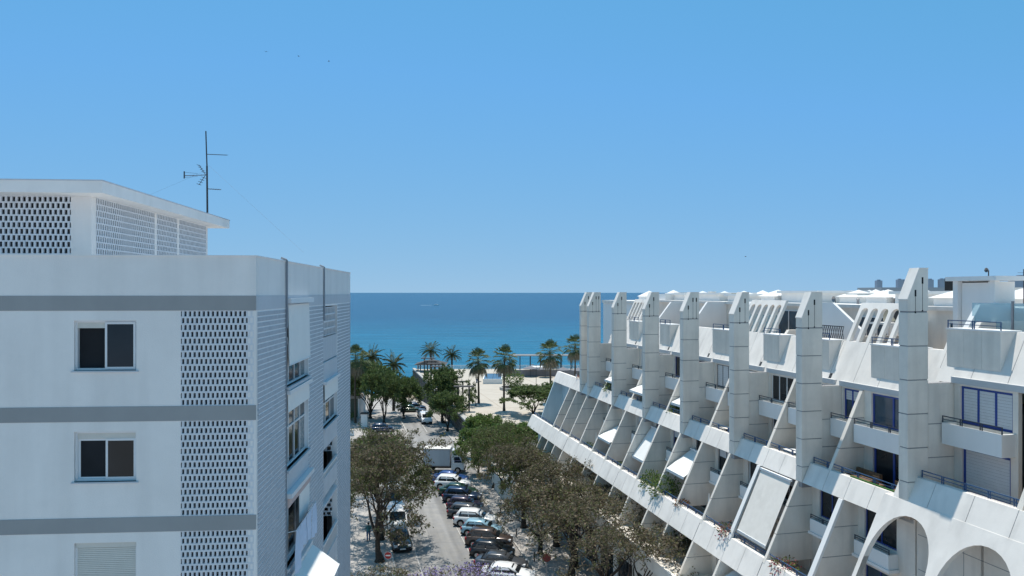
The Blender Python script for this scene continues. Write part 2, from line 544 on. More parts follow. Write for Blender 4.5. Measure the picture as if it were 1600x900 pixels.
def build_sea():
    mb = MB()
    ys = [206, 400, 900, 3000, 12000, 70000]
    xs = [-70000, -3000, 0, 3000, 70000]
    n = len(xs)
    mb.add([(x, y, -4.0) for y in ys for x in xs], [(j * n + i, j * n + i + 1, (j + 1) * n + i + 1, (j + 1) * n + i) for j in range(len(ys) - 1) for i in range(n - 1)])
    m = bpy.data.materials.new('sea_water')
    m.use_nodes = True
    nt = m.node_tree
    b = nt.nodes["Principled BSDF"]
    b.inputs['Roughness'].default_value = 0.22
    b.inputs['IOR'].default_value = 1.33
    b.inputs['Specular IOR Level'].default_value = 0.045
    geo = nt.nodes.new("ShaderNodeNewGeometry")
    sep = nt.nodes.new("ShaderNodeSeparateXYZ")
    nt.links.new(geo.outputs['Position'], sep.inputs[0])
    mr = nt.nodes.new("ShaderNodeMapRange")              # shallow water by the beach, deep water farther out
    mr.interpolation_type = 'SMOOTHSTEP'
    mr.inputs['From Min'].default_value = 210
    mr.inputs['From Max'].default_value = 900
    nt.links.new(sep.outputs['Y'], mr.inputs['Value'])
    mx = nt.nodes.new("ShaderNodeMix")
    mx.data_type = 'RGBA'
    nt.links.new(mr.outputs[0], mx.inputs['Factor'])
    mx.inputs['A'].default_value = (0.006, 0.136, 0.235, 1)
    mx.inputs['B'].default_value = (0.001, 0.062, 0.14, 1)
    mp = nt.nodes.new("ShaderNodeMapping")
    mp.inputs['Scale'].default_value = (0.014, 0.075, 1)
    nt.links.new(geo.outputs['Position'], mp.inputs['Vector'])
    n1 = nt.nodes.new("ShaderNodeTexNoise")
    n1.inputs['Scale'].default_value = 1.0
    n1.inputs['Detail'].default_value = 8
    n1.inputs['Roughness'].default_value = 0.7
    nt.links.new(mp.outputs[0], n1.inputs['Vector'])
    r2 = nt.nodes.new("ShaderNodeMapRange")
    r2.inputs['From Min'].default_value = 0.3
    r2.inputs['From Max'].default_value = 0.7
    r2.inputs['To Min'].default_value = 0.62
    r2.inputs['To Max'].default_value = 1.28
    nt.links.new(n1.outputs['Fac'], r2.inputs['Value'])
    vm = nt.nodes.new("ShaderNodeVectorMath")
    vm.operation = 'SCALE'
    nt.links.new(mx.outputs['Result'], vm.inputs[0])
    nt.links.new(r2.outputs[0], vm.inputs['Scale'])
    nt.links.new(vm.outputs[0], b.inputs['Base Color'])
    mp2 = nt.nodes.new("ShaderNodeMapping")
    mp2.inputs['Scale'].default_value = (0.05, 0.22, 1)
    nt.links.new(geo.outputs['Position'], mp2.inputs['Vector'])
    n2 = nt.nodes.new("ShaderNodeTexNoise")
    n2.inputs['Scale'].default_value = 1.0
    n2.inputs['Detail'].default_value = 7
    nt.links.new(mp2.outputs[0], n2.inputs['Vector'])
    bp = nt.nodes.new("ShaderNodeBump")
    bp.inputs['Strength'].default_value = 0.55
    bp.inputs['Distance'].default_value = 1.2
    nt.links.new(n2.outputs['Fac'], bp.inputs['Height'])
    nt.links.new(bp.outputs[0], b.inputs['Normal'])
    tag(mb.build('sea', m), kind='structure')
build_sea()

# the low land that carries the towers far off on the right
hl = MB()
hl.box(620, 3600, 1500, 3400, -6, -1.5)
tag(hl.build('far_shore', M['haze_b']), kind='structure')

# the raised plaza between the street and the beach
pz = MB()
ZP = 3.0
poly = [W(21.5, 113)[:2], W(21.5, 203)[:2], (70, 205), (70, 113)]
poly = poly[::-1]
pz.prism_z(poly, -6.0, ZP)
tag(pz.build('plaza', M['plaza']), kind='structure')
pj = MB()
for i in range(0, 9):                         # darker joint bands in the paving
    y = 126 + i * 8.6
    pj.quad((21.8 - K * y, y, ZP + .005), (69, y, ZP + .005), (69, y + .22, ZP + .005), (21.8 - K * y, y + .22, ZP + .005))
for w in (30, 38, 46, 54):
    pj.quad((w - K * 127, 127, ZP + .009), (w + .22 - K * 127, 127, ZP + .009), (w + .22 - K * 202, 202, ZP + .009), (w - K * 202, 202, ZP + .009))
tag(pj.build('paving_joint', mat('plaza_joint', (0.42, 0.37, 0.31), 0.9, 0.1, 1)), kind='structure')
# ------------------------------------------------------------------ the apartment building on the left
LB = thing('apartment_building', 'white apartment block with grey floor bands and perforated block screens left of the street', 'building',
           (-6.78, 19.59, 0), R(4.06))
PITCH = 2.9
BT = 23.915                                  # top of the highest grey band
LX = -15.0                                   # the front wall goes on beyond the picture
LY = 16.9
ROOFZ = 24.95

def grid_wall(mb, f, a0, a1, z0, z1, holes, th, mi=0):
    """wall in plane (a, z) with thickness th behind b = 0; holes = [(a0, a1, z0, z1)]; f(a, b, z) gives the local point"""
    A = sorted({a0, a1, *[h[0] for h in holes if a0 < h[0] < a1], *[h[1] for h in holes if a0 < h[1] < a1]})
    Z = sorted({z0, z1, *[h[2] for h in holes if z0 < h[2] < z1], *[h[3] for h in holes if z0 < h[3] < z1]})
    for i in range(len(A) - 1):
        run = None
        for j in range(len(Z) - 1):
            ca, cz = (A[i] + A[i + 1]) / 2, (Z[j] + Z[j + 1]) / 2
            solid = not any(h[0] < ca < h[1] and h[2] < cz < h[3] for h in holes)
            if solid:
                run = [Z[j], Z[j + 1]] if run is None else [run[0], Z[j + 1]]
            if (not solid or j == len(Z) - 2) and run is not None:
                fbox(mb, f, A[i], A[i + 1], -th, 0, run[0], run[1], mi)
                run = None

def fbox(mb, f, a0, a1, b0, b1, z0, z1, mi=0):
    P = [f(a0, b0, z0), f(a1, b0, z0), f(a1, b1, z0), f(a0, b1, z0), f(a0, b0, z1), f(a1, b0, z1), f(a1, b1, z1), f(a0, b1, z1)]
    mb.add(P, [(0, 3, 2, 1), (4, 5, 6, 7), (0, 1, 5, 4), (1, 2, 6, 5), (2, 3, 7, 6), (3, 0, 4, 7)], mi)

FF = lambda a, b, z: (a, -b, z)              # front face: a along x, b outwards
SF = lambda a, b, z: (b, a, z)               # street face: a along y, b outwards

floors = [BT - .39 - PITCH * i for i in range(9)]      # underside of each band
win_x = (-4.64, -3.07)
holes = []
for zt in floors:
    holes.append((win_x[0], win_x[1], zt - .26 - 1.31, zt - .26))
w = MB()
grid_wall(w, FF, LX, -1.94, 0.0, BT, holes, .22)
w.build('front_wall', M['render_l'], LB)
w = MB()
fbox(w, FF, LX, 0, -.25, .004, BT, ROOFZ)
fbox(w, SF, .25, LY, -.25, .004, BT, ROOFZ)
fbox(w, FF, LX, -.25, -LY, -LY + .25, BT, ROOFZ)
w.build('roof_parapet', M['render_l'], LB)
w = MB()
for x0, x1, y0, y1 in ((LX, .03, -.03, .28), (-.28, .03, .28, LY)):
    w.box(x0, x1, y0, y1, ROOFZ, ROOFZ + .035)
w.build('coping', M['render_l'], LB)
for zt in floors:
    b = MB()
    fbox(b, FF, LX, -.0, -.25, .012, zt, zt + .39)
    b.build('floor_band', M['band'], LB)
# roof deck and the dark inside of the block
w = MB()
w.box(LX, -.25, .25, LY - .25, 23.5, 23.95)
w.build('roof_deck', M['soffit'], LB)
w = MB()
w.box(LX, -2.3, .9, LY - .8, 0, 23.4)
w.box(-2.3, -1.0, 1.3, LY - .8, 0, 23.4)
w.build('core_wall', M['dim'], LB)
# --- windows of the front face
def sliding_window(zt, state):
    z1, z0 = zt - .26, zt - .26 - 1.31
    a0, a1 = win_x
    fr = MB()
    for a, b in ((a0, a0 + .05), (a1 - .05, a1)):
        fbox(fr, FF, a, b, -.2, -.08, z0, z1)
    fbox(fr, FF, a0 + .05, a1 - .05, -.2, -.08, z0, z0 + .06)
    fbox(fr, FF, a0 + .05, a1 - .05, -.2, -.08, z1 - .05, z1)
    win = fr.build('window', M['frame_w'], LB)
    s = MB(); fbox(s, FF, a0 - .06, a1 + .06, -.12, .05, z0 - .035, z0)
    s.build('sill', M['band_pale'], win)
    mid = (a0 + a1) / 2
    zb = z1 - .20
    if state == 'shut':
        n = 24
        for i in range(n):
            h = (z1 - .05 - z0 - .07) / n
            l = MB(); fbox(l, FF, a0 + .05, a1 - .05, -.11, -.085, z0 + .065 + i * h, z0 + .065 + (i + 1) * h - .006)
            l.build('shutter_slat', M['shutter_c'], win)
        bx = MB(); fbox(bx, FF, a0 + .02, a1 - .02, -.2, -.06, z1 - .14, z1 + .005)
        bx.build('shutter_box', M['shutter_c'], win)
        return
    bx = MB(); fbox(bx, FF, a0 + .05, (mid if state == 'open' else a1 - .05), -.19, -.10, zb, z1 - .05)
    bx.build('shutter_box', M['shutter_c'], win)
    pd = MB(); fbox(pd, FF, a0 + .05, mid, -.6, -.19, z0 + .06, zb)
    pd.build('dark_room', M['dark'], win)  # near black block stands in for the unlit room
    def sash(p0, p1, q0, q1, b, gm=None):
        sb = MB()
        t = .055
        fbox(sb, FF, p0, p0 + t, b - .03, b, q0, q1); fbox(sb, FF, p1 - t, p1, b - .03, b, q0, q1)
        fbox(sb, FF, p0 + t, p1 - t, b - .03, b, q0, q0 + t); fbox(sb, FF, p0 + t, p1 - t, b - .03, b, q1 - t, q1)
        sb.build('sash', M['frame_w'], win)
        g = MB(); fbox(g, FF, p0 + t, p1 - t, b - .02, b - .01, q0 + t, q1 - t)
        g.build('pane', gm or M['glass'], win)
    if state == 'open':
        sash(mid - .03, a1 - .04, z0 + .04, z1 - .04, -.05)
    else:
        sash(a0 + .05, mid + .03, z0 + .05, zb, -.13, M['dark'])  # left pane in matte near black, painting in the dark room behind
        sash(mid - .03, a1 - .05, z0 + .05, zb, -.09)
for i, zt in enumerate(floors[:6]):
    sliding_window(zt, ('open', 'half', 'shut', 'half', 'shut', 'half')[i])

# --- perforated block screens: every block a tube one can look through
def screen(f, a0, a1, z0, z1, parent, pa=.118, pz=.178, web=.055, shelf=.046, d=.10, name='block_screen', mirror=False):
    mb = MB()
    nr = max(1, round((z1 - z0) / pz))
    ph = (z1 - z0) / nr
    for r in range(nr + 1):
        z = z0 + r * ph
        fbox(mb, f, a0, a1, -d, .0, max(z0, z - shelf / 2), min(z1, z + shelf / 2))
    na = max(1, round((a1 - a0) / pa))
    pw = (a1 - a0) / na
    for r in range(nr):
        off = (r % 2) * .5
        for i in range(na + 1):
            a = a0 + (i + off) * pw
            if a > a1 + .001: continue
            fbox(mb, f, max(a0, a - web / 2), min(a1, a + web / 2), -d + .006, -.003, z0 + r * ph + shelf / 2, z0 + (r + 1) * ph - shelf / 2)
    return mb.build(name, M['block'], parent, kind='stuff')

for i, zt in enumerate(floors[:6]):
    screen(FF, -1.94, -.06, zt - PITCH + .39, zt, LB)
    jm = MB(); fbox(jm, FF, -.06, .0, -.25, .0, zt - PITCH + .39, zt)
    jm.build('corner_pier', M['render_l'], LB)
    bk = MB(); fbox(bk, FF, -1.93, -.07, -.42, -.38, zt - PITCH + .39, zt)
    bk.build('loggia_dark_sheet', M['dim'] if i == 0 else M['dark'], LB)  # dark sheet added close behind the blocks so the holes stay dark

# --- street face: brick courses round two columns of openings
oA, oB = (3.4, 6.8), (9.7, 13.0)
zA = [(21.05, 23.70), (18.45, 20.90), (15.4, 17.62), (12.0, 14.5)]
zB = [(21.2, 23.45), (18.6, 20.35), (16.6, 17.75), (15.5, 15.85), (13.3, 15.4), (10.4, 12.5)]
hs_ = [(oA[0], oA[1], a, b) for a, b in zA] + [(oB[0], oB[1], a, b) for a, b in zB]
w = MB()
grid_wall(w, SF, .25, LY, 0, 23.525, hs_, .22)
w.build('street_wall', M['mortar'], LB)
w = MB()
fbox(w, SF, .0, LY, -.25, .016, 23.525, BT)
w.build('top_band', M['band_pale'], LB)
w = MB()
w.box(LX, 0, LY - .22, LY, 0, 23.525)
w.build('rear_wall', M['render_l'], LB)
w = MB()
for a0, a1, zs in ((oA[0], oA[1], zA), (oB[0], oB[1], zB)):
    for k in range(len(zs) - 1):
        fbox(w, SF, a0, a1, 0, .012, zs[k + 1][1], zs[k][0])
    fbox(w, SF, a0, a1, 0, .012, 0, zs[-1][0])
w.build('spandrel_render', M['band_pale'], LB, kind='stuff')
rng = random.Random(5)
def courses(a0, a1, z0, z1):
    mb = MB()
    h = .146
    n = int((z1 - z0) / h)
    for r in range(n):
        zc = z1 - (r + 1) * h
        L = .58
        a = a0 - (r % 2) * L / 2
        while a < a1:
            s, e = max(a0, a + .003), min(a1, a + L - .003)
            if e - s > .03:
                p = .012 + rng.random() * .003
                P = [SF(s, 0, zc + .016), SF(e, 0, zc + .016), SF(e, p, zc + .016), SF(s, p, zc + .016),
                     SF(s, 0, zc + h - .024), SF(e, 0, zc + h - .024), SF(e, p * .75, zc + h - .024), SF(s, p * .75, zc + h - .024)]
                mb.add(P, [(0, 3, 2, 1), (4, 5, 6, 7), (0, 1, 5, 4), (1, 2, 6, 5), (2, 3, 7, 6), (3, 0, 4, 7)])
            a += L
    return mb.build('brick_course', M['brickw'], LB, kind='stuff')
courses(.10, oA[0] - .06, 9.0, 23.5)
courses(oA[1] + .06, oB[0] - .06, 9.0, 23.5)
courses(oB[1] + .06, LY, 9.0, 23.5)
cp = MB(); fbox(cp, SF, .006, .10, -.22, .010, 0, 23.525)
cp.build('corner_strip', M['render_l'], LB)
for a in (oA[0] - .1, oB[0] - .06):
    dp = MB()
    dp.tube((.05, a, 22.9), (.05, a, 25.0), .034, n=8)
    dp.tube((.05, a, 25.0), (-.12, a - .05, 25.07), .036, n=8)
    if a < 5: dp.tube((.035, a, 9), (.035, a, 22.9), .018, n=6)
    dp.build('downpipe', M['pipe'], LB)

def glazed(o, z0, z1, cols, rows, fmat, gmat, rec=.12, t=.06, mullion=None):
    a0, a1 = o
    fr = MB()
    fbox(fr, SF, a0, a0 + t, -rec - .06, -rec, z0, z1); fbox(fr, SF, a1 - t, a1, -rec - .06, -rec, z0, z1)
    fbox(fr, SF, a0 + t, a1 - t, -rec - .06, -rec, z0, z0 + t); fbox(fr, SF, a0 + t, a1 - t, -rec - .06, -rec, z1 - t, z1)
    for c in range(1, cols):
        a = a0 + (a1 - a0) * c / cols
        fbox(fr, SF, a - t / 2, a + t / 2, -rec - .055, -rec + .005, z0 + t, z1 - t)
    for r in range(1, rows):
        z = z0 + (z1 - z0) * r / rows
        fbox(fr, SF, a0 + t, a1 - t, -rec - .052, -rec + .008, z - t / 2, z + t / 2)
    win = fr.build('window', fmat, LB)
    for c in range(cols):
        for r in range(rows):
            g = MB()
            fbox(g, SF, a0 + (a1 - a0) * c / cols + t / 2, a0 + (a1 - a0) * (c + 1) / cols - t / 2, -rec - .04, -rec - .03,
                 z0 + (z1 - z0) * r / rows + t / 2, z0 + (z1 - z0) * (r + 1) / rows - t / 2)
            g.build('pane', gmat if (c + r) % 3 else M['glass_pale'], win)
    s = MB(); fbox(s, SF, a0 - .05, a1 + .05, -.1, .10, z0 - .09, z0)
    s.build('sill', M['band_pale'], win)
    return win
# column A
glazed(oA, 21.05, 23.70, 4, 2, M['frame_w'], M['glass'])
glazed(oA, 18.45, 20.90, 4, 2, M['frame_w'], M['glass'])
glazed(oA, 15.4, 17.62, 3, 1, M['frame_w'], M['glass'], rec=.2)
glazed(oA, 12.0, 14.5, 3, 2, M['frame_w'], M['glass'])
glazed(oB, 18.6, 20.35, 3, 2, M['frame_w'], M['glass'])
scr = screen(SF, oB[0] + .1, oB[1] - .45, 22.25, 23.4, LB, pa=.34, pz=.26, web=.09, shelf=.06, d=.05)
pn = MB()
for i in range(6):
    a = oB[0] + i * .55
    fbox(pn, SF, a + .01, a + .54, -.09, -.02, 21.25, 22.2)
pn.build('balcony_panel', M['band_pale'], LB)
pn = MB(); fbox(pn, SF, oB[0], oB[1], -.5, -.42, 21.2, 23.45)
pn.build('loggia_dark_sheet', M['dark'], LB)  # near black sheet added behind the screen in place of real shade
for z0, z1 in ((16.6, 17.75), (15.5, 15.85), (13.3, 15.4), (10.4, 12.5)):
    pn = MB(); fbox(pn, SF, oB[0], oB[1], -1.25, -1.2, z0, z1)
    pn.build('loggia_dark_sheet', M['dark'], LB)  # depth of the loggia painted in as a near black sheet
    if z1 - z0 < 1: continue
    f2 = lambda a, b, z, y=oB[1] - .25: (-a, y - b, z)
    screen(f2, .2, 1.15, (z0 + z1) / 2 - .1, z1 - .02, LB, pa=.22, pz=.2, web=.07, shelf=.05)
    rl = MB()
    hr = .62 if z1 - z0 > 1.5 else .2
    fbox(rl, SF, oB[0], oB[1], -.06, .03, z0 + hr, z0 + hr + .07)
    for i in range(24):
        a = oB[0] + .07 + i * .138
        fbox(rl, SF, a, a + .025, -.03, -.005, z0, z0 + hr)
    rl.build('balcony_railing', M['frame_w'], LB)
# low slot between two loggias
# --- blinds and awnings that hang on the street face (things of their own)
def hang(name, label, cat, mbs, group=None):
    t = thing(name, label, cat, LB.location, LB.rotation_euler[2], group)
    for n, mb, m in mbs:
        mb.build(n, m, t)
    return t
a0, a1 = oA
c = MB()
c.add([SF(a0 + .08, .05, 23.62), SF(a1 - .1, .05, 23.62), SF(a1 - .1, .09, 21.75), SF(a0 + .08, .09, 21.75)], [(0, 1, 2, 3)])
c.add([SF(a0 + .08, .035, 23.62), SF(a1 - .1, .035, 23.62), SF(a1 - .1, .075, 21.75), SF(a0 + .08, .075, 21.75)], [(3, 2, 1, 0)])
k = MB(); fbox(k, SF, a0 - .05, a1 + .15, 0, .17, 23.66, 23.82)
arm = MB()
for a in (a0 + .1, a1 - .12):
    arm.tube(SF(a, .02, 22.6), SF(a, .09, 21.75), .015)
fbox(arm, SF, a0 + .08, a1 - .1, .07, .105, 21.71, 21.75)
hang('roller_blind', 'long white roller blind pulled down over the topmost street side window of the left building', 'blind',
     [('fabric', c, M['canvas_w']), ('cassette', k, M['frame_w']), ('bottom_bar', arm, M['frame_w'])])
def short_blind(o, zt, zb, label, m=None, drop_out=.055):
    c = MB()
    c.add([SF(o[0] + .05, .04, zt), SF(o[1] - .05, .04, zt), SF(o[1] - .05, drop_out, zb), SF(o[0] + .05, drop_out, zb),
           SF(o[0] + .05, .025, zt), SF(o[1] - .05, .025, zt), SF(o[1] - .05, drop_out - .015, zb), SF(o[0] + .05, drop_out - .015, zb)],
          [(0, 1, 2, 3), (7, 6, 5, 4)])
    k = MB(); fbox(k, SF, o[0] - .03, o[1] + .06, 0, .14, zt, zt + .12)
    hang('roller_blind', label, 'blind', [('fabric', c, m or M['canvas_w']), ('cassette', k, M['frame_w'])])
short_blind(oA, 20.82, 20.25, 'short white blind over the second street side window from the top, near column')
short_blind(oB, 20.33, 19.7, 'short white blind over the four pane window of the far column of the left building')
# third floor: sun-bleached box with a narrow white curtain and washing below
k = MB(); fbox(k, SF, oA[0] - .05, oA[1] + .08, 0, .20, 17.60, 17.74)
v = MB(); fbox(v, SF, oA[0], oA[1] + .02, .05, .07, 17.28, 17.60)
c = MB(); fbox(c, SF, 5.1, 6.75, .03, .05, 16.3, 17.3)
hang('roller_blind', 'pink fringed awning box with a half width white curtain below it', 'blind',
     [('cassette', k, M['frame_w']), ('valance', v, mat('faded_pink_canvas', (0.55, 0.44, 0.42), 0.9, 0.1, 4)), ('fabric', c, M['canvas_w'])])
lau = thing('hanging_laundry', 'pale blue and white sheets drying on a line below the third floor window', 'laundry', LB.location, LB.rotation_euler[2])
ln = MB(); ln.tube(SF(oA[0] + .05, .28, 16.55), SF(oA[1] - .05, .28, 16.55), .012, n=4)
for a in (oA[0] + .1, oA[1] - .1): ln.tube(SF(a, 0, 16.5), SF(a, .3, 16.56), .015, n=4)
ln.build('line', M['frame_w'], lau)
rng = random.Random(8)
a = oA[0] + .1
while a < oA[1] - .3:
    wd = .5 + rng.random() * .5
    h = .8 + rng.random() * .6
    e = min(a + wd, oA[1] - .1)
    sh = MB(); sh.smooth = True
    nn = 8
    for i in range(nn):
        t0, t1 = i / nn, (i + 1) / nn
        for q in (0, 1):
            b0 = .29 + .045 * math.sin(t0 * 9 + a * 3) ; b1 = .29 + .045 * math.sin(t1 * 9 + a * 3)
            zs = [16.55, 16.55 - h / 2, 16.55 - h]
            sh.quad(SF(a + (e - a) * t0, .29 + (b0 - .29) * q, zs[q]), SF(a + (e - a) * t1, .29 + (b1 - .29) * q, zs[q]),
                    SF(a + (e - a) * t1, b1, zs[q + 1]), SF(a + (e - a) * t0, b0, zs[q + 1]))
    sh.build('sheet', M['cloth_bl'] if rng.random() < .7 else M['canvas_w'], lau)
    a = e + .04
c = MB()
A0, A1 = oA[0] - .1, oA[1] + .15
c.add([SF(A0, .06, 15.02), SF(A1, .06, 15.02), SF(A1, 1.05, 14.25), SF(A0, 1.05, 14.25), SF(A0, .06, 14.995), SF(A1, .06, 14.995), SF(A1, 1.05, 14.225), SF(A0, 1.05, 14.225)],
      [(0, 1, 2, 3), (7, 6, 5, 4), (3, 2, 6, 7), (0, 3, 7, 4), (2, 1, 5, 6)])
k = MB(); fbox(k, SF, A0 - .05, A1 + .05, 0, .13, 15.0, 15.13)
arm = MB(); fbox(arm, SF, A0, A1, 1.03, 1.08, 14.19, 14.25)
for a in (A0 + .1, A1 - .1): arm.tube(SF(a, .02, 14.2), SF(a, 1.03, 14.2), .02)
hang('awning', 'sunlit white awning sticking out from the street side of the left building', 'awning',
     [('fabric', c, M['canvas_w']), ('cassette', k, M['frame_w']), ('front_bar', arm, M['frame_w'])])

# --- roof pavilion: overhanging slab, piers, block screens.  local frame of the building
def loc_l(X, Y):
    d = Vector((X + 6.78, Y - 19.59, 0))
    a = R(4.06)
    return d.x * math.cos(a) + d.y * math.sin(a), -d.x * math.sin(a) + d.y * math.cos(a)
sx, sy = loc_l(-12.47, 22.5)                   # front street side corner of the slab
wx, wy = sx - .72, sy + .85                    # wall corner below it
ye = sy + 12.5
SB, ST = 27.03, 27.39
sl = MB()
sl.box(sx - 14, sx, sy, ye, SB, ST)
sl.build('roof_slab', M['render_l'], LB)
sl = MB(); sl.box(sx - 14, sx + .02, sy - .02, ye + .02, ST, ST + .04)
sl.build('slab_capping', M['band_pale'], LB)
F3 = lambda a, b, z: (wx + a, wy - b, z)
F4 = lambda a, b, z: (wx + b, wy + a, z)
pe = ye - .9 - wy
pr = MB()
fbox(pr, F3, -.62, 0, -.3, 0, 23.95, SB)
pr.build('pier', M['render_l'], LB)
for a in (4.85, 7.1, pe - .18):
    pr = MB(); fbox(pr, F4, a, a + .2, -.2, .0, 23.95, SB)
    pr.build('pier', M['render_l'], LB)
screen(F3, -8.0, -.62, 24.6, SB, LB, pa=.158, pz=.205, web=.062, shelf=.045, d=.07)
for p0, p1 in ((.02, 4.85), (5.05, 7.1), (7.3, pe - .18)):
    screen(F4, p0 if p0 > 1 else .32, p1, 24.2, SB, LB, pa=.158, pz=.205, web=.062, shelf=.045, d=.07)
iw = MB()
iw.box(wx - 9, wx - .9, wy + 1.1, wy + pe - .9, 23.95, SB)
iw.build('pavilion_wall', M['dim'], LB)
iw = MB(); iw.box(wx - 9, wx - .4, wy + .40, wy + .45, 23.95, SB); iw.box(wx - .45, wx - .40, wy + .46, wy + pe - .3, 23.95, SB); iw.build('pavilion_dark_sheet', M['dim'], LB)  # dark sheets added behind the screens to darken their holes
# TV mast
tv = thing('tv_antenna', 'tall thin aerial mast with three yagi aerials on the flat roof slab', 'antenna', (-13.55, 32.9, 27.43))
m_ = MB(); m_.tube((0, 0, 0), (-.02, 0, 2.2), .045, .04, 6); m_.tube((-.02, 0, 2.2), (-.07, 0, 3.75), .03, .028, 6)
m_.build('mast', M['metal_d'], tv)
def yagi(p, dirx, L, n, el, back=False):
    y = MB()
    y.tube(p, (p[0] + dirx * L, p[1] + .1, p[2] - .02), .016, n=5)
    for i in range(n):
        t = .25 + .75 * i / max(1, n - 1)
        c0 = (p[0] + dirx * L * t, p[1] + .1 * t, p[2] - .02 * t)
        y.tube((c0[0], c0[1] - el, c0[2] - .03), (c0[0], c0[1] + el, c0[2] + .03), .010, n=4)
    if back:
        for s in (-1, 1):
            for k_ in range(4):
                zz = .12 + k_ * .1
                y.tube((p[0] + dirx * (.05 + zz * .7), p[1] - .22, p[2] + s * zz), (p[0] + dirx * (.05 + zz * .7), p[1] + .22, p[2] + s * zz), .012, n=4)
            y.tube((p[0] + dirx * .05, p[1], p[2]), (p[0] + dirx * .35, p[1], p[2] + s * .45), .012, n=4)
        e = p[0] + dirx * L
        y.tube((e, p[1], p[2] - .16), (e, p[1], p[2] + .16), .03, n=5)
        y.tube((e, p[1], p[2] + .12), (p[0] + dirx * .4, p[1], p[2] + .06), .007, n=4)
        y.tube((e, p[1], p[2] - .12), (p[0] + dirx * .4, p[1], p[2] - .06), .007, n=4)
    y.build('yagi_aerial', M['metal_d'], tv)
yagi((-.05, 0, 2.72), 1, .88, 10, .14)
yagi((-.03, 0, 1.8), -1, 1.0, 3, .05, True)
yagi((0, 0, 1.18), 1, .55, 5, .06)
gy = MB()
gy.tube((-.03, 0, 2.3), (4.0, 1.0, -1.6), .003, n=3)
gy.tube((-.03, 0, 2.0), (-3.5, -1.5, .0), .003, n=3)
gy.build('guy_wire', M['metal'], tv)
# ------------------------------------------------------------------ the terraced apartment block on the right
# local frame: x runs into the building from the front line of the pillars, y runs along it towards the sea, z is up
RB = thing('terraced_apartment_block', 'long white terraced apartment block with pillars and slanted fins on the right', 'building',
           (25.29 * .9728, 25.29 * .2315, 0), R(13.39))
RO, RA = RB.location, RB.rotation_euler[2]
def rb_world(x, y, z=0.0):
    return (RO.x + x * .9728 - y * .2315, RO.y + x * .2315 + y * .9728, z)
def rthing(name, label, cat, group=None):
    return thing(name, label, cat, RO, RA, group)
PIL = [75.1, 72.7, 65.7, 58.5, 51.45, 44.25, 36.95, 29.1, 21.3, 13.5]
LIFT = [0, 0, 0, 0, 0, 0, 0, 1.1, 1.1, 1.1]        # the near part of the block stands one step higher
SL = .475                                          # how far the slanted planes lean back per metre of height
ZB = 13.4
def rk(z, dz=0.0): return SL * (z - ZB - dz)

def slant_panel_mesh(name, z0, z1, length, th, m, dz=0.0, origin=None):
    """panel lying in the slanted plane, local origin at its lower outer edge"""
    mb = MB()
    h = z1 - z0
    mb.prism_y([(0, 0), (SL * h, h), (SL * h + th, h), (th, 0)], 0, length)
    return mb.mesh(name, m)

def band_of_panels(part_name, y0, y1, z0, z1, dz, parent, th=.16, n=4, m=None, back=.14, proud=.0, label=None):
    """a sloping parapet: a core in one piece and its cladding panels with open joints"""
    m = m or M['white']
    core = MB()
    h = z1 - z0
    x0 = rk(z0, dz) - proud
    core.prism_y([(x0 + .03, z0 + .02), (x0 + .03 + SL * (h - .04), z1 - .02), (x0 + SL * (h - .04) + back + .03, z1 - .02), (x0 + back + .03, z0 + .02)], y0 + .01, y1 - .01)
    p = core.build(part_name, M['joint'], parent)
    if label: p['label'] = label
    L = (y1 - y0) / n
    me = slant_panel_mesh('panel', z0, z1, L - .028, .06, m)
    for i in range(n):
        inst('panel', me, p, (x0, y0 + i * L + .014, z0))
    cap = MB()
    cap.box(x0 + SL * h + .055, x0 + SL * h + back + .16, y0, y1, z1 - .05, z1)
    cap.build('capping', m, p)
    return p

def rail(parent, x, y0, y1, z, h=.36, m=None, post=1.25, name='railing', bars=2):
    mb = MB()
    mb.box(x - .025, x + .025, y0, y1, z + h - .04, z + h)
    for b in range(1, bars):
        zz = z + h * b / bars
        mb.box(x - .015, x + .015, y0, y1, zz - .015, zz + .015)
    n = max(1, round((y1 - y0) / post))
    for i in range(n + 1):
        y = y0 + (y1 - y0) * i / n
        for e in (-.05, .05) if 0 < i < n else ((.02,) if i == 0 else (-.02,)):
            mb.box(x - .02, x + .02, y + e - .018, y + e + .018, z, z + h - .04)
    return mb.build(name, m or M['rail_b'], parent)

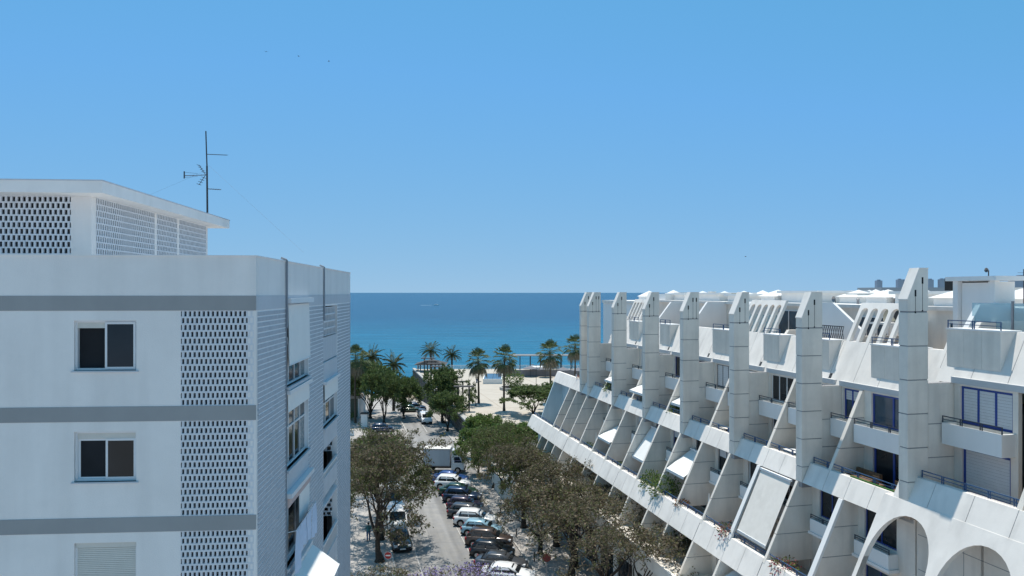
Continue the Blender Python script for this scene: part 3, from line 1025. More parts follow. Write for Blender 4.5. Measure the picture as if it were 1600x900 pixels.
def rwindow(parent, xf, y0, y1, z0, z1, cols=2, rows=1, fm=None, gm=None, t=.06, blind=0.0, bm_=None, rec=.10):
    """a window in a wall facing the street (outwards is -x): frame, panes, an optional roller blind"""
    fm = fm or M['frame_d']; gm = gm or M['glass']
    mb = MB()
    X0, X1 = xf + rec, xf + rec + .07
    mb.box(X0, X1, y0, y0 + t, z0, z1); mb.box(X0, X1, y1 - t, y1, z0, z1)
    mb.box(X0, X1, y0 + t, y1 - t, z0, z0 + t); mb.box(X0, X1, y0 + t, y1 - t, z1 - t, z1)
    for c in range(1, cols):
        y = y0 + (y1 - y0) * c / cols
        mb.box(X0 - .006, X1, y - t / 2, y + t / 2, z0 + t, z1 - t)
    for r in range(1, rows):
        z = z0 + (z1 - z0) * r / rows
        mb.box(X0 - .01, X1, y0 + t, y1 - t, z - t / 2, z + t / 2)
    w = mb.build('window', fm, parent)
    for c in range(cols):
        for r in range(rows):
            g = MB()
            g.box(X0 + .03, X0 + .04, y0 + (y1 - y0) * c / cols + t / 2, y0 + (y1 - y0) * (c + 1) / cols - t / 2, z0 + (z1 - z0) * r / rows + t / 2, z0 + (z1 - z0) * (r + 1) / rows - t / 2)
            g.build('pane', gm, w)
    if blind > 0:
        b = MB()
        zb = z1 - t - (z1 - z0 - 2 * t) * blind
        n = max(3, int((z1 - zb) / .14))
        for i in range(n):
            za = zb + (z1 - t - zb) * i / n
            b.box(X0 + .012, X0 + .028, y0 + t, y1 - t, za, za + (z1 - t - zb) / n - .008)
        b.build('blind', bm_ or M['shutter'], w)
    return w

rng = random.Random(21)
# ---- pillars: a core, four to six cladding panels with open joints, a slanted head with keyhole slits painted on as dark boxes
def make_pillar(y, dz, depth=1.25, th=.55, zbot=ZB):
    zt, zs = 24.0 + dz, 22.6 + dz
    core = MB()
    core.box(.03, depth - .03, y - th + .03, y - .03, zbot + dz - .3, zs)
    p = core.build('pillar', M['joint'], RB)
    head = MB()
    head.prism_y([(0, zs + .012), (.62, zt), (depth, zt), (depth, zs - .55), (0, zs - .55)], y - th, y)
    head.build('pillar_head', M['white_dirty'], p)
    cap = MB()
    cap.prism_y([(-.03, zs + .0), (.60, zt + .03), (depth + .02, zt + .03), (depth + .02, zt + .0), (.625, zt + .001), (.0, zs - .04), (-.03, zs - .04)], y - th - .02, y + .02)
    cap.build('head_capping', M['white'], p)
    sl_ = MB()
    for xx, zz, ln in ((.42, zs + .42, 1.0), (.80, zs + 1.0, 1.5), (1.08, zs + 1.0, 1.5)):
        if xx > depth - .1 or (xx > 1.0 and int(y * 10) % 3 == 0): continue
        sl_.box(xx - .045, xx + .045, y - th - .006, y - th + .05, zz - .30, zz)
        sl_.box(xx - .010, xx + .010, y - th - .005, y - th + .05, zz - ln, zz - .30)
        sl_.box(xx - .035, xx + .035, y - th - .006, y - th + .05, zz - ln - .07, zz - ln)
    sl_.build('painted_slit', M['dark'], p)  # dark boxes set slightly proud, painting in the shade of narrow recesses
    zz = zs - .57
    hgt = 1.55
    while zz > zbot + dz + .05:
        z0 = max(zbot + dz - (.0 if zz - hgt > zbot + dz + .4 else 0), zz - hgt)
        if z0 - (zbot + dz) < .5: z0 = zbot + dz
        pm = MB(); pm.box(0, depth, y - th, y, z0, zz - .05)
        pm.build('panel', M['white_dirty'], p)
        zz = z0
    return p
for y, dz in zip(PIL, LIFT):
    make_pillar(y, dz, 1.1 if y in (44.25, 29.1) else 1.3, .62 if y in (44.25,) else .55)

# ---- slanted fins, party walls
def fin(y, poly, seams, th=.2, m=None, name='fin', edge=False):
    m = m or M['white_dirty']
    mb = MB()
    mb.prism_y(poly, y - th / 2 + .02, y + th / 2 - .02)
    p = mb.build(name, M['joint'], RB)
    zs = [min(z for _, z in poly)] + list(seams) + [max(z for _, z in poly)]
    for i in range(len(zs) - 1):
        sub = clip_poly(poly, zs[i] + (.022 if i else 0), zs[i + 1] - .022)
        if len(sub) >= 3:
            q = MB(); q.prism_y(grow(sub, .012), y - th / 2, y + th / 2)
            q.build('panel', m, p)
    if edge:
        a, b = edge
        e = MB()
        e.prism_y([(a[0] - .04, a[1]), (b[0] - .04, b[1]), (b[0] + .12, b[1] + .0), (a[0] + .12, a[1])], y - th / 2 - .05, y + th / 2 + .05)
        e.build('edge_strip', M['white_clean'], p)
    return p
def grow(poly, d):
    cx = sum(p[0] for p in poly) / len(poly)
    return [(x + (d if x > cx else -d), z) for x, z in poly]
def clip_poly(poly, z0, z1):
    def half(P, zc, keep_above):
        out = []
        for i in range(len(P)):
            a, b = P[i], P[(i + 1) % len(P)]
            ia = (a[1] >= zc) if keep_above else (a[1] <= zc)
            ib = (b[1] >= zc) if keep_above else (b[1] <= zc)
            if ia: out.append(a)
            if ia != ib:
                t = (zc - a[1]) / (b[1] - a[1])
                out.append((a[0] + (b[0] - a[0]) * t, zc))
        return out
    return half(half(poly, z0, True), z1, False)

F1 = (13.4, 14.46)         # upper terrace parapet
F2 = (7.8, 9.14)           # lower terrace parapet
FR = (18.7, 21.17)         # roof parapet
XU, XL, XG = 2.6, .9, -1.4  # facade lines of the upper, lower and bottom storeys
bays = [(PIL[i + 1], PIL[i], LIFT[i + 1] if LIFT[i] else (0 if i < 6 else 0)) for i in range(1, len(PIL) - 1)]
# (near pillar, far pillar, lift): bay between P8 and P7 is not lifted, those nearer are
bays = [(n, f, (1.1 if f <= 29.2 else 0.0)) for n, f, _ in bays]

for y, dz in zip(PIL, LIFT):
    if y == 75.1: continue
    fin(y - .28, [(1.2, 13.5 + dz), (1.2, 18.72 + dz), (7.2, 18.72 + dz), (7.2, 13.5 + dz)],
        [z + dz for z in (15.3, 16.85)], .36, name='party_wall')
    pk = MB(); pk.prism_y([(2.75, 18.725 + dz), (rk(20.6) + .15, 20.6 + dz), (4.2, 21.5 + dz), (7.2, 21.5 + dz), (7.2, 18.725 + dz)], y - .42, y - .14)
    pk.build('terrace_divider', M['white_dirty'], RB)
    a, b = (rk(F2[1] - .2), F2[1] - .2), (rk(F1[0] + dz, dz), F1[0] + dz)
    if y != 29.1: fin(y - .12, [a, b, (XL + .05, F1[0] + dz), (XL + .05, F2[1] - .2)], (10.5, 12.0), .2)
    fin(y - .12, [(rk(5.6), 5.6), (rk(F2[0]), F2[0]), (XG + .05, F2[0]), (XG + .05, 5.6)], (6.8,), .2)
for bi, (yn, yf, dz) in enumerate(bays):
    ym = (yn + yf) / 2 + .05
    yu = {5: 34.75, 6: 23.4}.get(bi, ym)
    if True:
        fin(yu, [(rk(F1[1] - .1, dz) + .05, F1[1] - .1 + dz), (rk(FR[0] + .05, 0) + .02, FR[0] + .05 + dz), (XU + .05, FR[0] + .05 + dz), (XU + .05, F1[1] - .1 + dz)] if False else
            [(rk(F1[1] - .2) + .05, F1[1] - .2 + dz), (rk(FR[0]) + .02, FR[0] + dz), (XU + .4, FR[0] + dz), (XU + .4, F1[1] - .2 + dz)],
            (15.6 + dz, 17.2 + dz), .24)
    if bi != 6: pass
    wide = abs(yf - 44.25) < .1 or abs(yf - 36.95) < .1
    if bi != 6: fin(ym, [(rk(F2[1] - .2), F2[1] - .2), (rk(F1[0] + dz, dz), F1[0] + dz), (XL + .05, F1[0] + dz), (XL + .05, F2[1] - .2)], (10.5, 12.0), .22,
        edge=((rk(F2[1] - .1), F2[1] - .1), (rk(F1[0] + dz, dz) - .02, F1[0] + dz - .02)) if wide else False)
    fin(ym, [(rk(5.6), 5.6), (rk(F2[0]), F2[0]), (XG + .05, F2[0]), (XG + .05, 5.6)], (6.8,), .2)
    # parapets
    band_of_panels('terrace_parapet', yn + (.02 if bi != 5 else .42), yf - (.57 if bi != 6 else -.38), F1[0] + dz, F1[1] + dz, dz, RB, n=4)
    band_of_panels('terrace_parapet', yn, yf - .03, F2[0], F2[1], 0, RB, n=4, back=.2)
    band_of_panels('roof_parapet', yn + .78, yf + .55, FR[0] + dz, FR[1] + dz, dz, RB, n=4, m=M['white'], back=.2)
    # return at the far end of the roof parapet
    rt = MB()
    rt.prism_y([(rk(FR[0] + .6), FR[0] + .6 + dz), (rk(FR[1]), FR[1] - .02 + dz), (rk(FR[1]) + 1.6, FR[1] - .02 + dz), (rk(FR[1]) + 1.6, FR[0] + .6 + dz)], yf + .56, yf + .76)
    rt.build('parapet_return', M['white'], RB)
    # floors and soffits
    fl = MB()
    fl.box(.62, 7, yn, yf, 13.45 + dz, 13.75 + dz)
    fl.build('terrace_floor', M['terrace'], RB)
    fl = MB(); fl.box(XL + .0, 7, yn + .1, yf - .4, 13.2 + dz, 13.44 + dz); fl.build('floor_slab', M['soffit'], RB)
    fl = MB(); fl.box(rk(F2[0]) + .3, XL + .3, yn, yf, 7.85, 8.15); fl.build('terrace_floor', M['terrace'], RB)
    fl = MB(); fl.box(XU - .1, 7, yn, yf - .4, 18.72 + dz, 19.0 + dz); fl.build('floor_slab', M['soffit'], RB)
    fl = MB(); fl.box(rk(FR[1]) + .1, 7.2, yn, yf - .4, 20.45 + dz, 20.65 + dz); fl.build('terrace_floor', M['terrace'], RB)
    # facades with openings
    halves = [(ym + .13, yf - .48, 'far'), (yn + .02, ym - .13, 'near')]
    uhalves = [(yu + .13 if bi != 6 else 25.3, yf - .48), (yn + .02, yu - .13)]
    fm = M['frame_n'] if bi >= 5 else (M['frame_d'], M['frame_w'], M['frame_n'], M['frame_d'], M['frame_w'])[bi % 5]
    gmat = (M['glass'], M['glass_blue'], M['glass'], M['glass_pale'])[bi % 4]
    wu = MB(); wl = MB(); wg = MB()
    G = lambda a, b, z: (XU - b, a, z)
    GL = lambda a, b, z: (XL - b, a, z)
    GG = lambda a, b, z: (XG - b, a, z)
    for (h0, h1, which), (q0, q1) in zip(halves, uhalves):
        l_h0, l_h1 = h0, h1
        h0, h1 = q0, q1
        L = h1 - h0
        blind = rng.choice([0, 0, .35, .6, 1.0]) if bi < 6 else (1.0 if which == 'far' else .6)
        u0, u1 = h0 + L * .08, h1 - L * .10
        if dz and which == 'near': pass
        ho = [(u0, u1, 16.92 + dz, 18.62 + dz), (u0 + .1, u1 - .1, 13.76 + dz, 15.85 + dz)]
        grid_wall(wu, G, h0, h1, 13.74 + dz, 18.74 + dz, ho, .2)
        rwindow(RB, XU, *ho[0], cols=3 if L > 2.9 else 2, rows=1, fm=fm, gm=gmat, blind=blind, t=.11 if bi >= 5 else .06)
        rwindow(RB, XU, *ho[1], cols=3 if bi != 6 else 1, rows=1, fm=fm, gm=M['glass'] if bi % 2 else M['glass_blue'], blind=(.0 if rng.random() < .6 else .45) if bi < 6 else 1.0, t=.13 if bi >= 5 else .06)
        # boxed balcony between the two windows
        bb = MB()
        b0, b1 = h0 + L * .03, h1 - L * .02
        xb = XU - .75
        bb.box(xb, xb + .10, b0, b1, 15.95 + dz, 16.92 + dz)
        bb.box(xb + .10, XU - .002, b0, b0 + .10, 15.95 + dz, 16.92 + dz)
        bb.box(xb + .10, XU - .002, b1 - .10, b1, 15.95 + dz, 16.92 + dz)
        bb.box(xb + .10, XU - .002, b0 + .10, b1 - .10, 15.96 + dz, 16.10 + dz)
        bal = bb.build('balcony', M['white_clean'], RB)
        rail(bal, xb + .04, b0, b1, 16.92 + dz, .32, M['rail_d'])
        # lower storeys
        h0, h1 = l_h0, l_h1
        L = h1 - h0
        l0, l1 = h0 + L * .30, h1 - L * .12
        hl_ = [(l0, l1, 11.55, 13.15), (l0 + .15, l1, 8.2, 10.2)]
        if bi == 6: hl_ = []
        grid_wall(wl, GL, h0 - .02, h1 + .38, 8.0, 13.41 + dz, hl_, .2)
        if hl_: rwindow(RB, XL, *hl_[0], cols=2, fm=fm, gm=M['glass'], blind=rng.choice([0, 0, .4]))
        if hl_: rwindow(RB, XL, *hl_[1], cols=2, fm=fm, gm=M['glass_blue'], blind=rng.choice([0, 0, .3]))
        bb = MB()
        if bi != 6: bb.box(XL - .55, XL - .45, l0 - .1, l1 + .1, 10.75, 11.45)
        if bi != 6: bb.box(XL - .45, XL - .002, l0 - .1, l0, 10.75, 11.45); bb.box(XL - .45, XL - .002, l1, l1 + .1, 10.75, 11.45)
        if bi != 6:
            bb.box(XL - .6, XL - .004, l0 - .2, l1 + .2, 10.60, 10.74)
            bal = bb.build('balcony', M['white_clean'], RB)
            rail(bal, XL - .5, l0 - .1, l1 + .1, 11.45, .25, M['rail_d'])
        else:
            for zz in (9.6, 11.2, 12.8):
                sm = MB(); sm.box(XL - .006, XL + .01, h0, h1 + .3, zz, zz + .03); sm.build('joint', M['joint'], RB)
            for yy in (h0 + L * .3, h0 + L * .7):
                sm = MB(); sm.box(XL - .005, XL + .01, yy, yy + .03, 8.2, 14.2); sm.build('joint', M['joint'], RB)
        hg = [(l0, l1, 5.7, 7.6)]
        grid_wall(wg, GG, h0 - .02, h1 + .38, 5.6, 7.83, hg, .2)
        rwindow(RB, XG, *hg[0], cols=2, fm=fm, gm=M['glass'])
    wu.build('upper_wall', M['white_dirty'], RB)
    wl.build('lower_wall', M['white_dirty'], RB)
    wg.build('bottom_wall', M['white_dirty'], RB)
    # steel railings along the two terraces
    rail(RB, rk(F1[1]) + .22, yn + .05, yf - .6, F1[1] + dz, .34)
    rail(RB, rk(F2[1]) + .25, yn + .05, yf - .1, F2[1], .30)

# ---- boxes that stand out of the sloping roof parapet (local y from, to, with a rail or not)
def roof_box(y0, y1, dz=0.0):
    zt = FR[1] + dz - .01
    z0 = FR[0] + .75 + dz
    x0 = rk(z0, dz) - .02
    n = max(1, round((y1 - y0) / 1.15))
    core = MB()
    core.prism_y([(x0 + .02, z0 + .02), (x0 + .02, zt - .02), (rk(zt, dz) + .1, zt - .02)], y0 + .02, y1 - .02)
    p = core.build('roof_box', M['joint'], RB)
    L = (y1 - y0) / n
    for i in range(n):
        q = MB(); q.box(x0, x0 + .04, y0 + i * L + .006, y0 + (i + 1) * L - .006, z0, zt)
        q.build('panel', M['white_dirty'], p)
    for ya, yb in ((y0 - .004, y0 + .04), (y1 - .04, y1 + .004)):
        q = MB(); q.prism_y([(x0 + .002, z0), (x0 + .002, zt), (rk(zt, dz) + .12, zt)], ya, yb)
        q.build('cheek', M['white'], p)
    c = MB(); c.box(x0 - .04, rk(zt, dz) + .3, y0 - .03, y1 + .03, zt + .0, zt + .07)
    c.build('capping', M['white_clean'], p)
    rail(p, x0 + .05, y0, y1, zt + .07, .38)
for y0, y1, dz in ((66.0, 68.3, 0), (59.2, 61.2, 0), (48.6, 51.7, 0), (42.9, 44.75, 0), (37.9, 39.5, 0), (31.4, 34.4, 0), (26.4, 29.3, 1.1)):
    roof_box(y0, y1, dz)

# ---- sloping screens with tall arched openings on the roof terraces
def arch_screen(y0, y1, n, dz=0.0, zt=23.45, square=False, margin=.34):
    z0, z1 = FR[1] + dz, zt + dz
    h = (z1 - z0)
    sl = math.hypot(h, SL * h)
    th = .22
    mb = MB()
    bar = .26
    cell = (y1 - y0 - bar) / n
    def P(y, d, t):                     # d up the slope, t thickness
        k = d / sl
        return (rk(z0, dz) + SL * h * k + t, y, z0 + h * k)
    def cellfill(ya, yb):
        # solid above an arch: strip between arch curve and the top edge
        r = (yb - ya) / 2
        spr = sl - margin - r * (0.25 if square else 1.0)
        N = 10
        curve = [(ya, 0), (ya, spr)]
        for i in range(1, N):
            a = math.pi - math.pi * i / N
            curve.append(((ya + yb) / 2 + r * math.cos(a), spr + (r * math.sin(a)) * (0.25 if square else 1.0)))
        curve += [(yb, spr), (yb, 0)]
        arc = curve[1:-1]
        for i in range(len(arc) - 1):
            a, b = arc[i], arc[i + 1]
            mb.add([P(a[0], a[1], 0), P(b[0], b[1], 0), P(b[0], sl, 0), P(a[0], sl, 0), P(a[0], a[1], th), P(b[0], b[1], th), P(b[0], sl, th), P(a[0], sl, th)],
                   [(0, 1, 2, 3), (7, 6, 5, 4), (0, 4, 5, 1), (3, 2, 6, 7)])
    def barbox(ya, yb):
        mb.add([P(ya, 0, 0), P(yb, 0, 0), P(yb, sl, 0), P(ya, sl, 0), P(ya, 0, th), P(yb, 0, th), P(yb, sl, th), P(ya, sl, th)],
               [(0, 1, 2, 3), (7, 6, 5, 4), (0, 4, 5, 1), (1, 5, 6, 2), (2, 6, 7, 3), (3, 7, 4, 0)])
    for i in range(n + 1):
        barbox(y0 + i * cell, y0 + i * cell + bar)
        if i < n: cellfill(y0 + i * cell + bar, y0 + (i + 1) * cell)
    return mb.build('arch_screen', M['white'], RB)
arch_screen(45.0, 49.3, 5)
arch_screen(33.2, 37.5, 5, 0, 23.4)
arch_screen(67.9, 71.2, 4, 0, 23.3, True)
# sloping wall with two great arches below the near terrace
def great_arches(y1, y0, n, dz):
    z0, z1 = F2[1] - .2, F1[0] + dz
    h = z1 - z0
    sl = math.hypot(h, SL * h)
    mb = MB(); th = .3
    cell = (y1 - y0) / n
    def P(y, d, t):
        k = d / sl
        return (rk(z0, dz) - .02 + SL * h * k + t, y, z0 + h * k)
    for c in range(n):
        ya, yb = y0 + c * cell + .24, y0 + (c + 1) * cell - .24
        r = (yb - ya) / 2
        top = sl - .60
        pts = [(ya, 0)]
        N = 18
        for i in range(N + 1):
            a = math.pi - math.pi * i / N
            e = 2.1
            pts.append(((ya + yb) / 2 + r * math.copysign(abs(math.cos(a)) ** (2 / e), math.cos(a)), top - 2.5 + 2.5 * abs(math.sin(a)) ** (2 / e)))
        pts.append((yb, 0))
        for i in range(len(pts) - 1):
            a, b = pts[i], pts[i + 1]
            if abs(a[0] - b[0]) < 1e-5: 
                mb.add([P(a[0], a[1], 0), P(b[0], b[1], 0), P(b[0], b[1], th), P(a[0], a[1], th)], [(0, 1, 2, 3)])
                continue
            mb.add([P(a[0], a[1], 0), P(b[0], b[1], 0), P(b[0], sl, 0), P(a[0], sl, 0), P(a[0], a[1], th), P(b[0], b[1], th), P(b[0], sl, th), P(a[0], sl, th)],
                   [(0, 1, 2, 3), (7, 6, 5, 4), (0, 4, 5, 1), (3, 2, 6, 7)])
        for ua, ub in ((y0 + c * cell, ya), (yb, y0 + (c + 1) * cell)):
            mb.add([P(ua, 0, 0), P(ub, 0, 0), P(ub, sl, 0), P(ua, sl, 0), P(ua, 0, th), P(ub, 0, th), P(ub, sl, th), P(ua, sl, th)],
                   [(0, 1, 2, 3), (7, 6, 5, 4), (0, 4, 5, 1), (1, 5, 6, 2), (2, 6, 7, 3), (3, 7, 4, 0)])
    o = mb.build('arcade_wall', M['white'], RB)
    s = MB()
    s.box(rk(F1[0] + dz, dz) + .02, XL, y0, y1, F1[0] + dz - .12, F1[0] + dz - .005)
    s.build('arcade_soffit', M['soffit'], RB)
great_arches(30.0, 22.0, 2, 1.1)

# ---- roof terrace: back walls, roof decks, stair heads
bw = MB()
bw.box(7.2, 7.45, 12, 75, 20.0, 23.0)
bw.build('penthouse_wall', M['white_dirty'], RB)
for y0, y1, zt, gl in ((30.2, 33.6, 22.4, 1), (38.2, 41.0, 22.5, 1), (45.6, 49.6, 22.7, 1), (53, 56.5, 22.4, 0), (60, 63, 22.3, 1), (66.5, 69.5, 22.3, 1), (23, 27, 22.9, 1)):
    rwindow(RB, 7.03, y0, y1, 20.7, zt, cols=3, fm=M['frame_w'], gm=M['glass_blue'] if gl else M['glass_pale'], blind=0)
rf = MB()
rf.box(7.0, 22, 12, 75.2, 23.0, 23.22)
rf.build('roof', M['white'], RB)
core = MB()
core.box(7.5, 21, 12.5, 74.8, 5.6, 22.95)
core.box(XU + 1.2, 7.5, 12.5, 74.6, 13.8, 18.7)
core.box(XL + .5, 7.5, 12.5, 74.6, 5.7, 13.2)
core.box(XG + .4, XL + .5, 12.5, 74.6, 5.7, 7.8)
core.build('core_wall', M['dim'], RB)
for (x0, x1, y0, y1, zt) in ((8, 12, 36.6, 38.6, 23.9), (9, 13, 47.5, 52.0, 23.95), (8.6, 12, 61.0, 66.5, 23.8), (9, 13, 68.5, 72.5, 23.75), (12, 17, 41.5, 46.5, 23.7), (8, 10.5, 55.5, 58.5, 23.7)):
    b = MB()
    b.box(x0, x1, y0, y1, 23.2, zt)
    b.box(x0 - .25, x1 + .25, y0 - .25, y1 + .25, zt, zt + .18)
    b.build('stair_head', M['white_clean'], RB)
b = MB()
b.box(6.5, 8.0, 30.4, 30.52, 21.0, 24.55); b.box(6.45, 6.75, 30.1, 30.395, 21.0, 24.6); b.box(6.4, 6.7, 32.3, 32.6, 21.0, 24.6); b.box(6.62, 7.19, 30.53, 32.25, 21.0, 24.5); b.box(7.25, 8.0, 30.53, 32.6, 23.23, 24.5)
b.box(6.2, 8.2, 29.8, 32.9, 24.6, 24.82)
b.build('stair_tower', M['white_clean'], RB)
for x, y, s in ((9.5, 53.2, .95), (10.5, 60, .8), (9.2, 40.6, .9), (11, 45.6, .9), (9.0, 34.6, 1.0), (10, 66.8, .8)):
    b = MB(); zz = 23.2
    b.box(x - s, x + s, y - s, y + s, zz, zz + .5); b.pyramid(x - s * 1.2, x + s * 1.2, y - s * 1.2, y + s * 1.2, zz + .5, zz + .5 + s * .55)
    b.build('roof_lantern', M['white_clean'], RB)
for i in range(14):
    y = 16 + i * 4.4 + rng.random() * 2.4
    x = 9 + rng.random() * 11
    s = .5 + rng.random() * .45
    b = MB()
    zz = 23.2
    b.box(x - s, x + s, y - s, y + s, zz, zz + .45)
    b.pyramid(x - s * 1.25, x + s * 1.25, y - s * 1.25, y + s * 1.25, zz + .45, zz + .45 + s * .62)
    b.build('roof_lantern', M['white_clean'], RB)
# far end of the block: two lower terraces without pillars
band_of_panels('terrace_parapet', 75.15, 85.0, F1[0], F1[1] + .1, 0, RB, n=4)
band_of_panels('terrace_parapet', 72.75, 87.2, F2[0], F2[1], 0, RB, n=7)
band_of_panels('terrace_parapet', 72.75, 74.5, F1[0], F1[1], 0, RB, n=1)
e = MB()
e.box(.62, 9, 75.2, 84.8, 13.45, 13.75)
e.box(rk(F2[0]) + .3, 9, 72.7, 87, 7.85, 8.15)
e.build('terrace_floor', M['terrace'], RB)
e = MB()
GL = lambda a, b, z: (XL - b, a, z)
ho = [(76.3, 77.6, 10.6, 12.9), (78.6, 80.2, 10.6, 12.9), (76.2, 77.6, 8.2, 9.9)]
grid_wall(e, GL, 72.6, 84.6, 8.1, 13.44, ho, .2)
for h in ho: rwindow(RB, XL, *h, cols=2, fm=M['frame_d'], gm=M['glass_blue'])
e.prism_y([(rk(9) + .1, 8.1), (XL, 8.1), (XL, 13.4), (rk(13.4) - .0, 13.4), (rk(11), 10.5)], 84.4, 84.62)
e.build('end_wall', M['bluewall'], RB)
e = MB()
e.box(XG, 8, 72.7, 86.6, 0, 7.84)
e.build('end_base', M['bluewall'], RB)
for y0 in (73.6, 76.2, 79, 82):
    rwindow(RB, XG - .2, y0, y0 + 1.2, 3.2, 7.0, cols=2, fm=M['frame_n'], gm=M['glass_blue'])
e = MB()
e.prism_y([(2.4, 13.7), (2.4, 15.4), (4.2, 16.6), (9, 16.6), (9, 13.7)], 75.3, 80.5)
e.build('end_house', M['white_dirty'], RB)
for y in (75.9, 78.4, 80.8, 83.2):
    fin(y, [(rk(F2[1] - .2), F2[1] - .2), (rk(F1[0]), F1[0]), (XL + .05, F1[0]), (XL + .05, F2[1] - .2)], (10.5, 12.0), .2) if y < 79 else None
for y in (75.4, 78.0, 80.6):
    fin(y, [(rk(4.6), 4.6), (rk(F2[0]), F2[0]), (XG + .05, F2[0]), (XG + .05, 4.6)], (6.4,), .22)
rail(RB, rk(F2[1]) + .25, 73, 87, F2[1], .30)
# podium of shops under the block
pd = MB()
pd.box(-4.4, 21, 10, 72.7, 5.3, 5.6)
pd.box(-4.6, -4.4, 10, 72.7, 5.2, 6.1)
pd.build('podium_roof', M['white_dirty'], RB)
pw = MB()
PW = lambda a, b, z: (-3.4 - b, a, z)
hh = [(12.5 + i * 4.0, 15.6 + i * 4.0, .3, 3.2) for i in range(15)]
grid_wall(pw, PW, 10, 72.6, 0, 5.3, hh, .25)
pw.build('shop_wall', M['white_dirty'], RB)
for h in hh:
    rwindow(RB, -3.4, *h, cols=3, fm=M['frame_d'], gm=M['glass'])
# low white terraces and steps in front of the far end
for x0, x1, y0, y1, h in ((-6.4, -2.0, 76.5, 90, 1.6), (-4.4, -1.5, 72.8, 76.3, 3.4)):
    t = MB(); t.box(x0, x1, y0, y1, -.05, h); t.box(x0 - .12, x0 + .18, y0 - .1, y1 + .1, h, h + .55)
    t.build('forecourt_terrace', M['white_dirty'], RB)
# ------------------------------------------------------------------ trees and palms
def rand_unit(r):
    while True:
        v = Vector((r.uniform(-1, 1), r.uniform(-1, 1), r.uniform(-1, 1)))
        if 0.05 < v.length < 1: return v.normalized()

def leaf(mb, p, d, up, L, Wd, mi=0):
    s = d.cross(up)
    if s.length < 1e-3: s = d.orthogonal()
    s.normalize(); s *= Wd * .5
    m = p + d * L * .5
    mb.add([tuple(p), tuple(m + s), tuple(p + d * L), tuple(m - s)], [(0, 1, 2, 3)], mi)

def make_tree(seed, height, spread, trunk_h, levels=5, leaves=10, leaf_size=.24, twig=True, dens=1.0, rad=.22, mix=(0, 0, 1), flower=0.0, limbs=4, droop=0.0):
    """a trunk that forks into limbs and branches, and a crown of small separate leaf sprays.  returns (wood mesh builder, crown mesh builder)"""
    r = random.Random(seed)
    wood, crown = MB(), MB()
    wood.smooth = True
    def seg(p, d, L, ra, lev):
        n = 3 if lev < 3 else 2
        q = p.copy()
        for i in range(n):
            d2 = (d + rand_unit(r) * .22 + Vector((0, 0, .07 if lev < 3 else .0))).normalized()
            e = q + d2 * (L / n)
            ra2 = ra * (.88 if i < n - 1 else .78)
            wood.tube(q, e, ra, ra2, 6 if lev < 3 else (4 if lev < 5 else 3), caps=False)
            if lev >= levels - 2:
                for _ in range(max(1, int(leaves * dens * .4))):
                    spray(q + (e - q) * r.random(), d2)
            q, d, ra = e, d2, ra2
        if lev >= levels:
            for _ in range(int(leaves * dens)):
                spray(q, d)
            return
        k = 2 if r.random() < .55 else 3
        a0 = r.random() * 6.28
        for i in range(k):
            ang = r.uniform(.35, .75)
            ax = d.orthogonal().normalized()
            ax = Matrix.Rotation(a0 + i * 6.28 / k, 3, d) @ ax
            nd = (Matrix.Rotation(ang, 3, ax) @ d)
            hz = math.hypot(q.x, q.y) / spread
            nd = (nd + Vector((0, 0, -.35 * max(0, hz - .7) + .05))).normalized()
            if q.z > height * .9: nd.z *= .2; nd.normalize()
            seg(q, nd, L * r.uniform(.66, .86), ra * .74, lev + 1)
    def spray(p, d):
        o = rand_unit(r)
        o.z = o.z * .6
        pp = p + o * r.uniform(.05, .55)
        dd = (d * .5 + rand_unit(r) - Vector((0, 0, .25 + droop))).normalized()
        s = leaf_size * r.uniform(.6, 1.5)
        x = r.random()
        mi = 3 if x < flower else (0 if r.random() < mix[2] else (1 if r.random() < .6 else 2))
        leaf(crown, pp, dd, rand_unit(r), s, s * .42, mi)
    base = Vector((0, 0, 0))
    top = Vector((r.uniform(-.25, .25), r.uniform(-.25, .25), trunk_h))
    wood.tube((0, 0, -.15), (0, 0, .25), rad * 1.6, rad * 1.15, 9, caps=False)
    mid = (base + top) / 2 + Vector((r.uniform(-.12, .12), r.uniform(-.12, .12), 0))
    wood.tube((0, 0, .25), mid, rad * 1.15, rad, 8, caps=False)
    wood.tube(mid, top, rad, rad * .92, 8, caps=False)
    L0 = (height - trunk_h) / 2.9
    for i in range(limbs):
        a = i * 6.28 / limbs + r.uniform(-.4, .4)
        tilt = r.uniform(.35, .85) * min(1.2, spread / max(1, height - trunk_h) * 1.25)
        d = Vector((math.cos(a) * math.sin(tilt), math.sin(a) * math.sin(tilt), math.cos(tilt)))
        seg(top, d, L0 * r.uniform(.85, 1.15), rad * .62, 1)
    return wood, crown

def fit(mesh_pair, height, spread):
    """scale a grown tree to its height and half width"""
    w, c = mesh_pair
    P = c.v
    zmax = max(p[2] for p in P)
    xs = sorted(math.hypot(p[0], p[1]) for p in P)
    rr = xs[int(len(xs) * .96)]
    kz, kx = height / zmax, spread / rr
    for b in (w, c):
        b.v = [(p[0] * (kx if p[2] > 1 else 1), p[1] * (kx if p[2] > 1 else 1), p[2] * kz) for p in b.v]
    return w, c

TREE_MESH = {}
def tree_meshes(key, seed, height, spread, trunk_h, mats, **kw):
    w, c = fit(make_tree(seed, height, spread, trunk_h, **kw), height, spread)
    TREE_MESH[key] = (w.mesh('trunk', M['bark']), c.mesh('crown', mats), height)

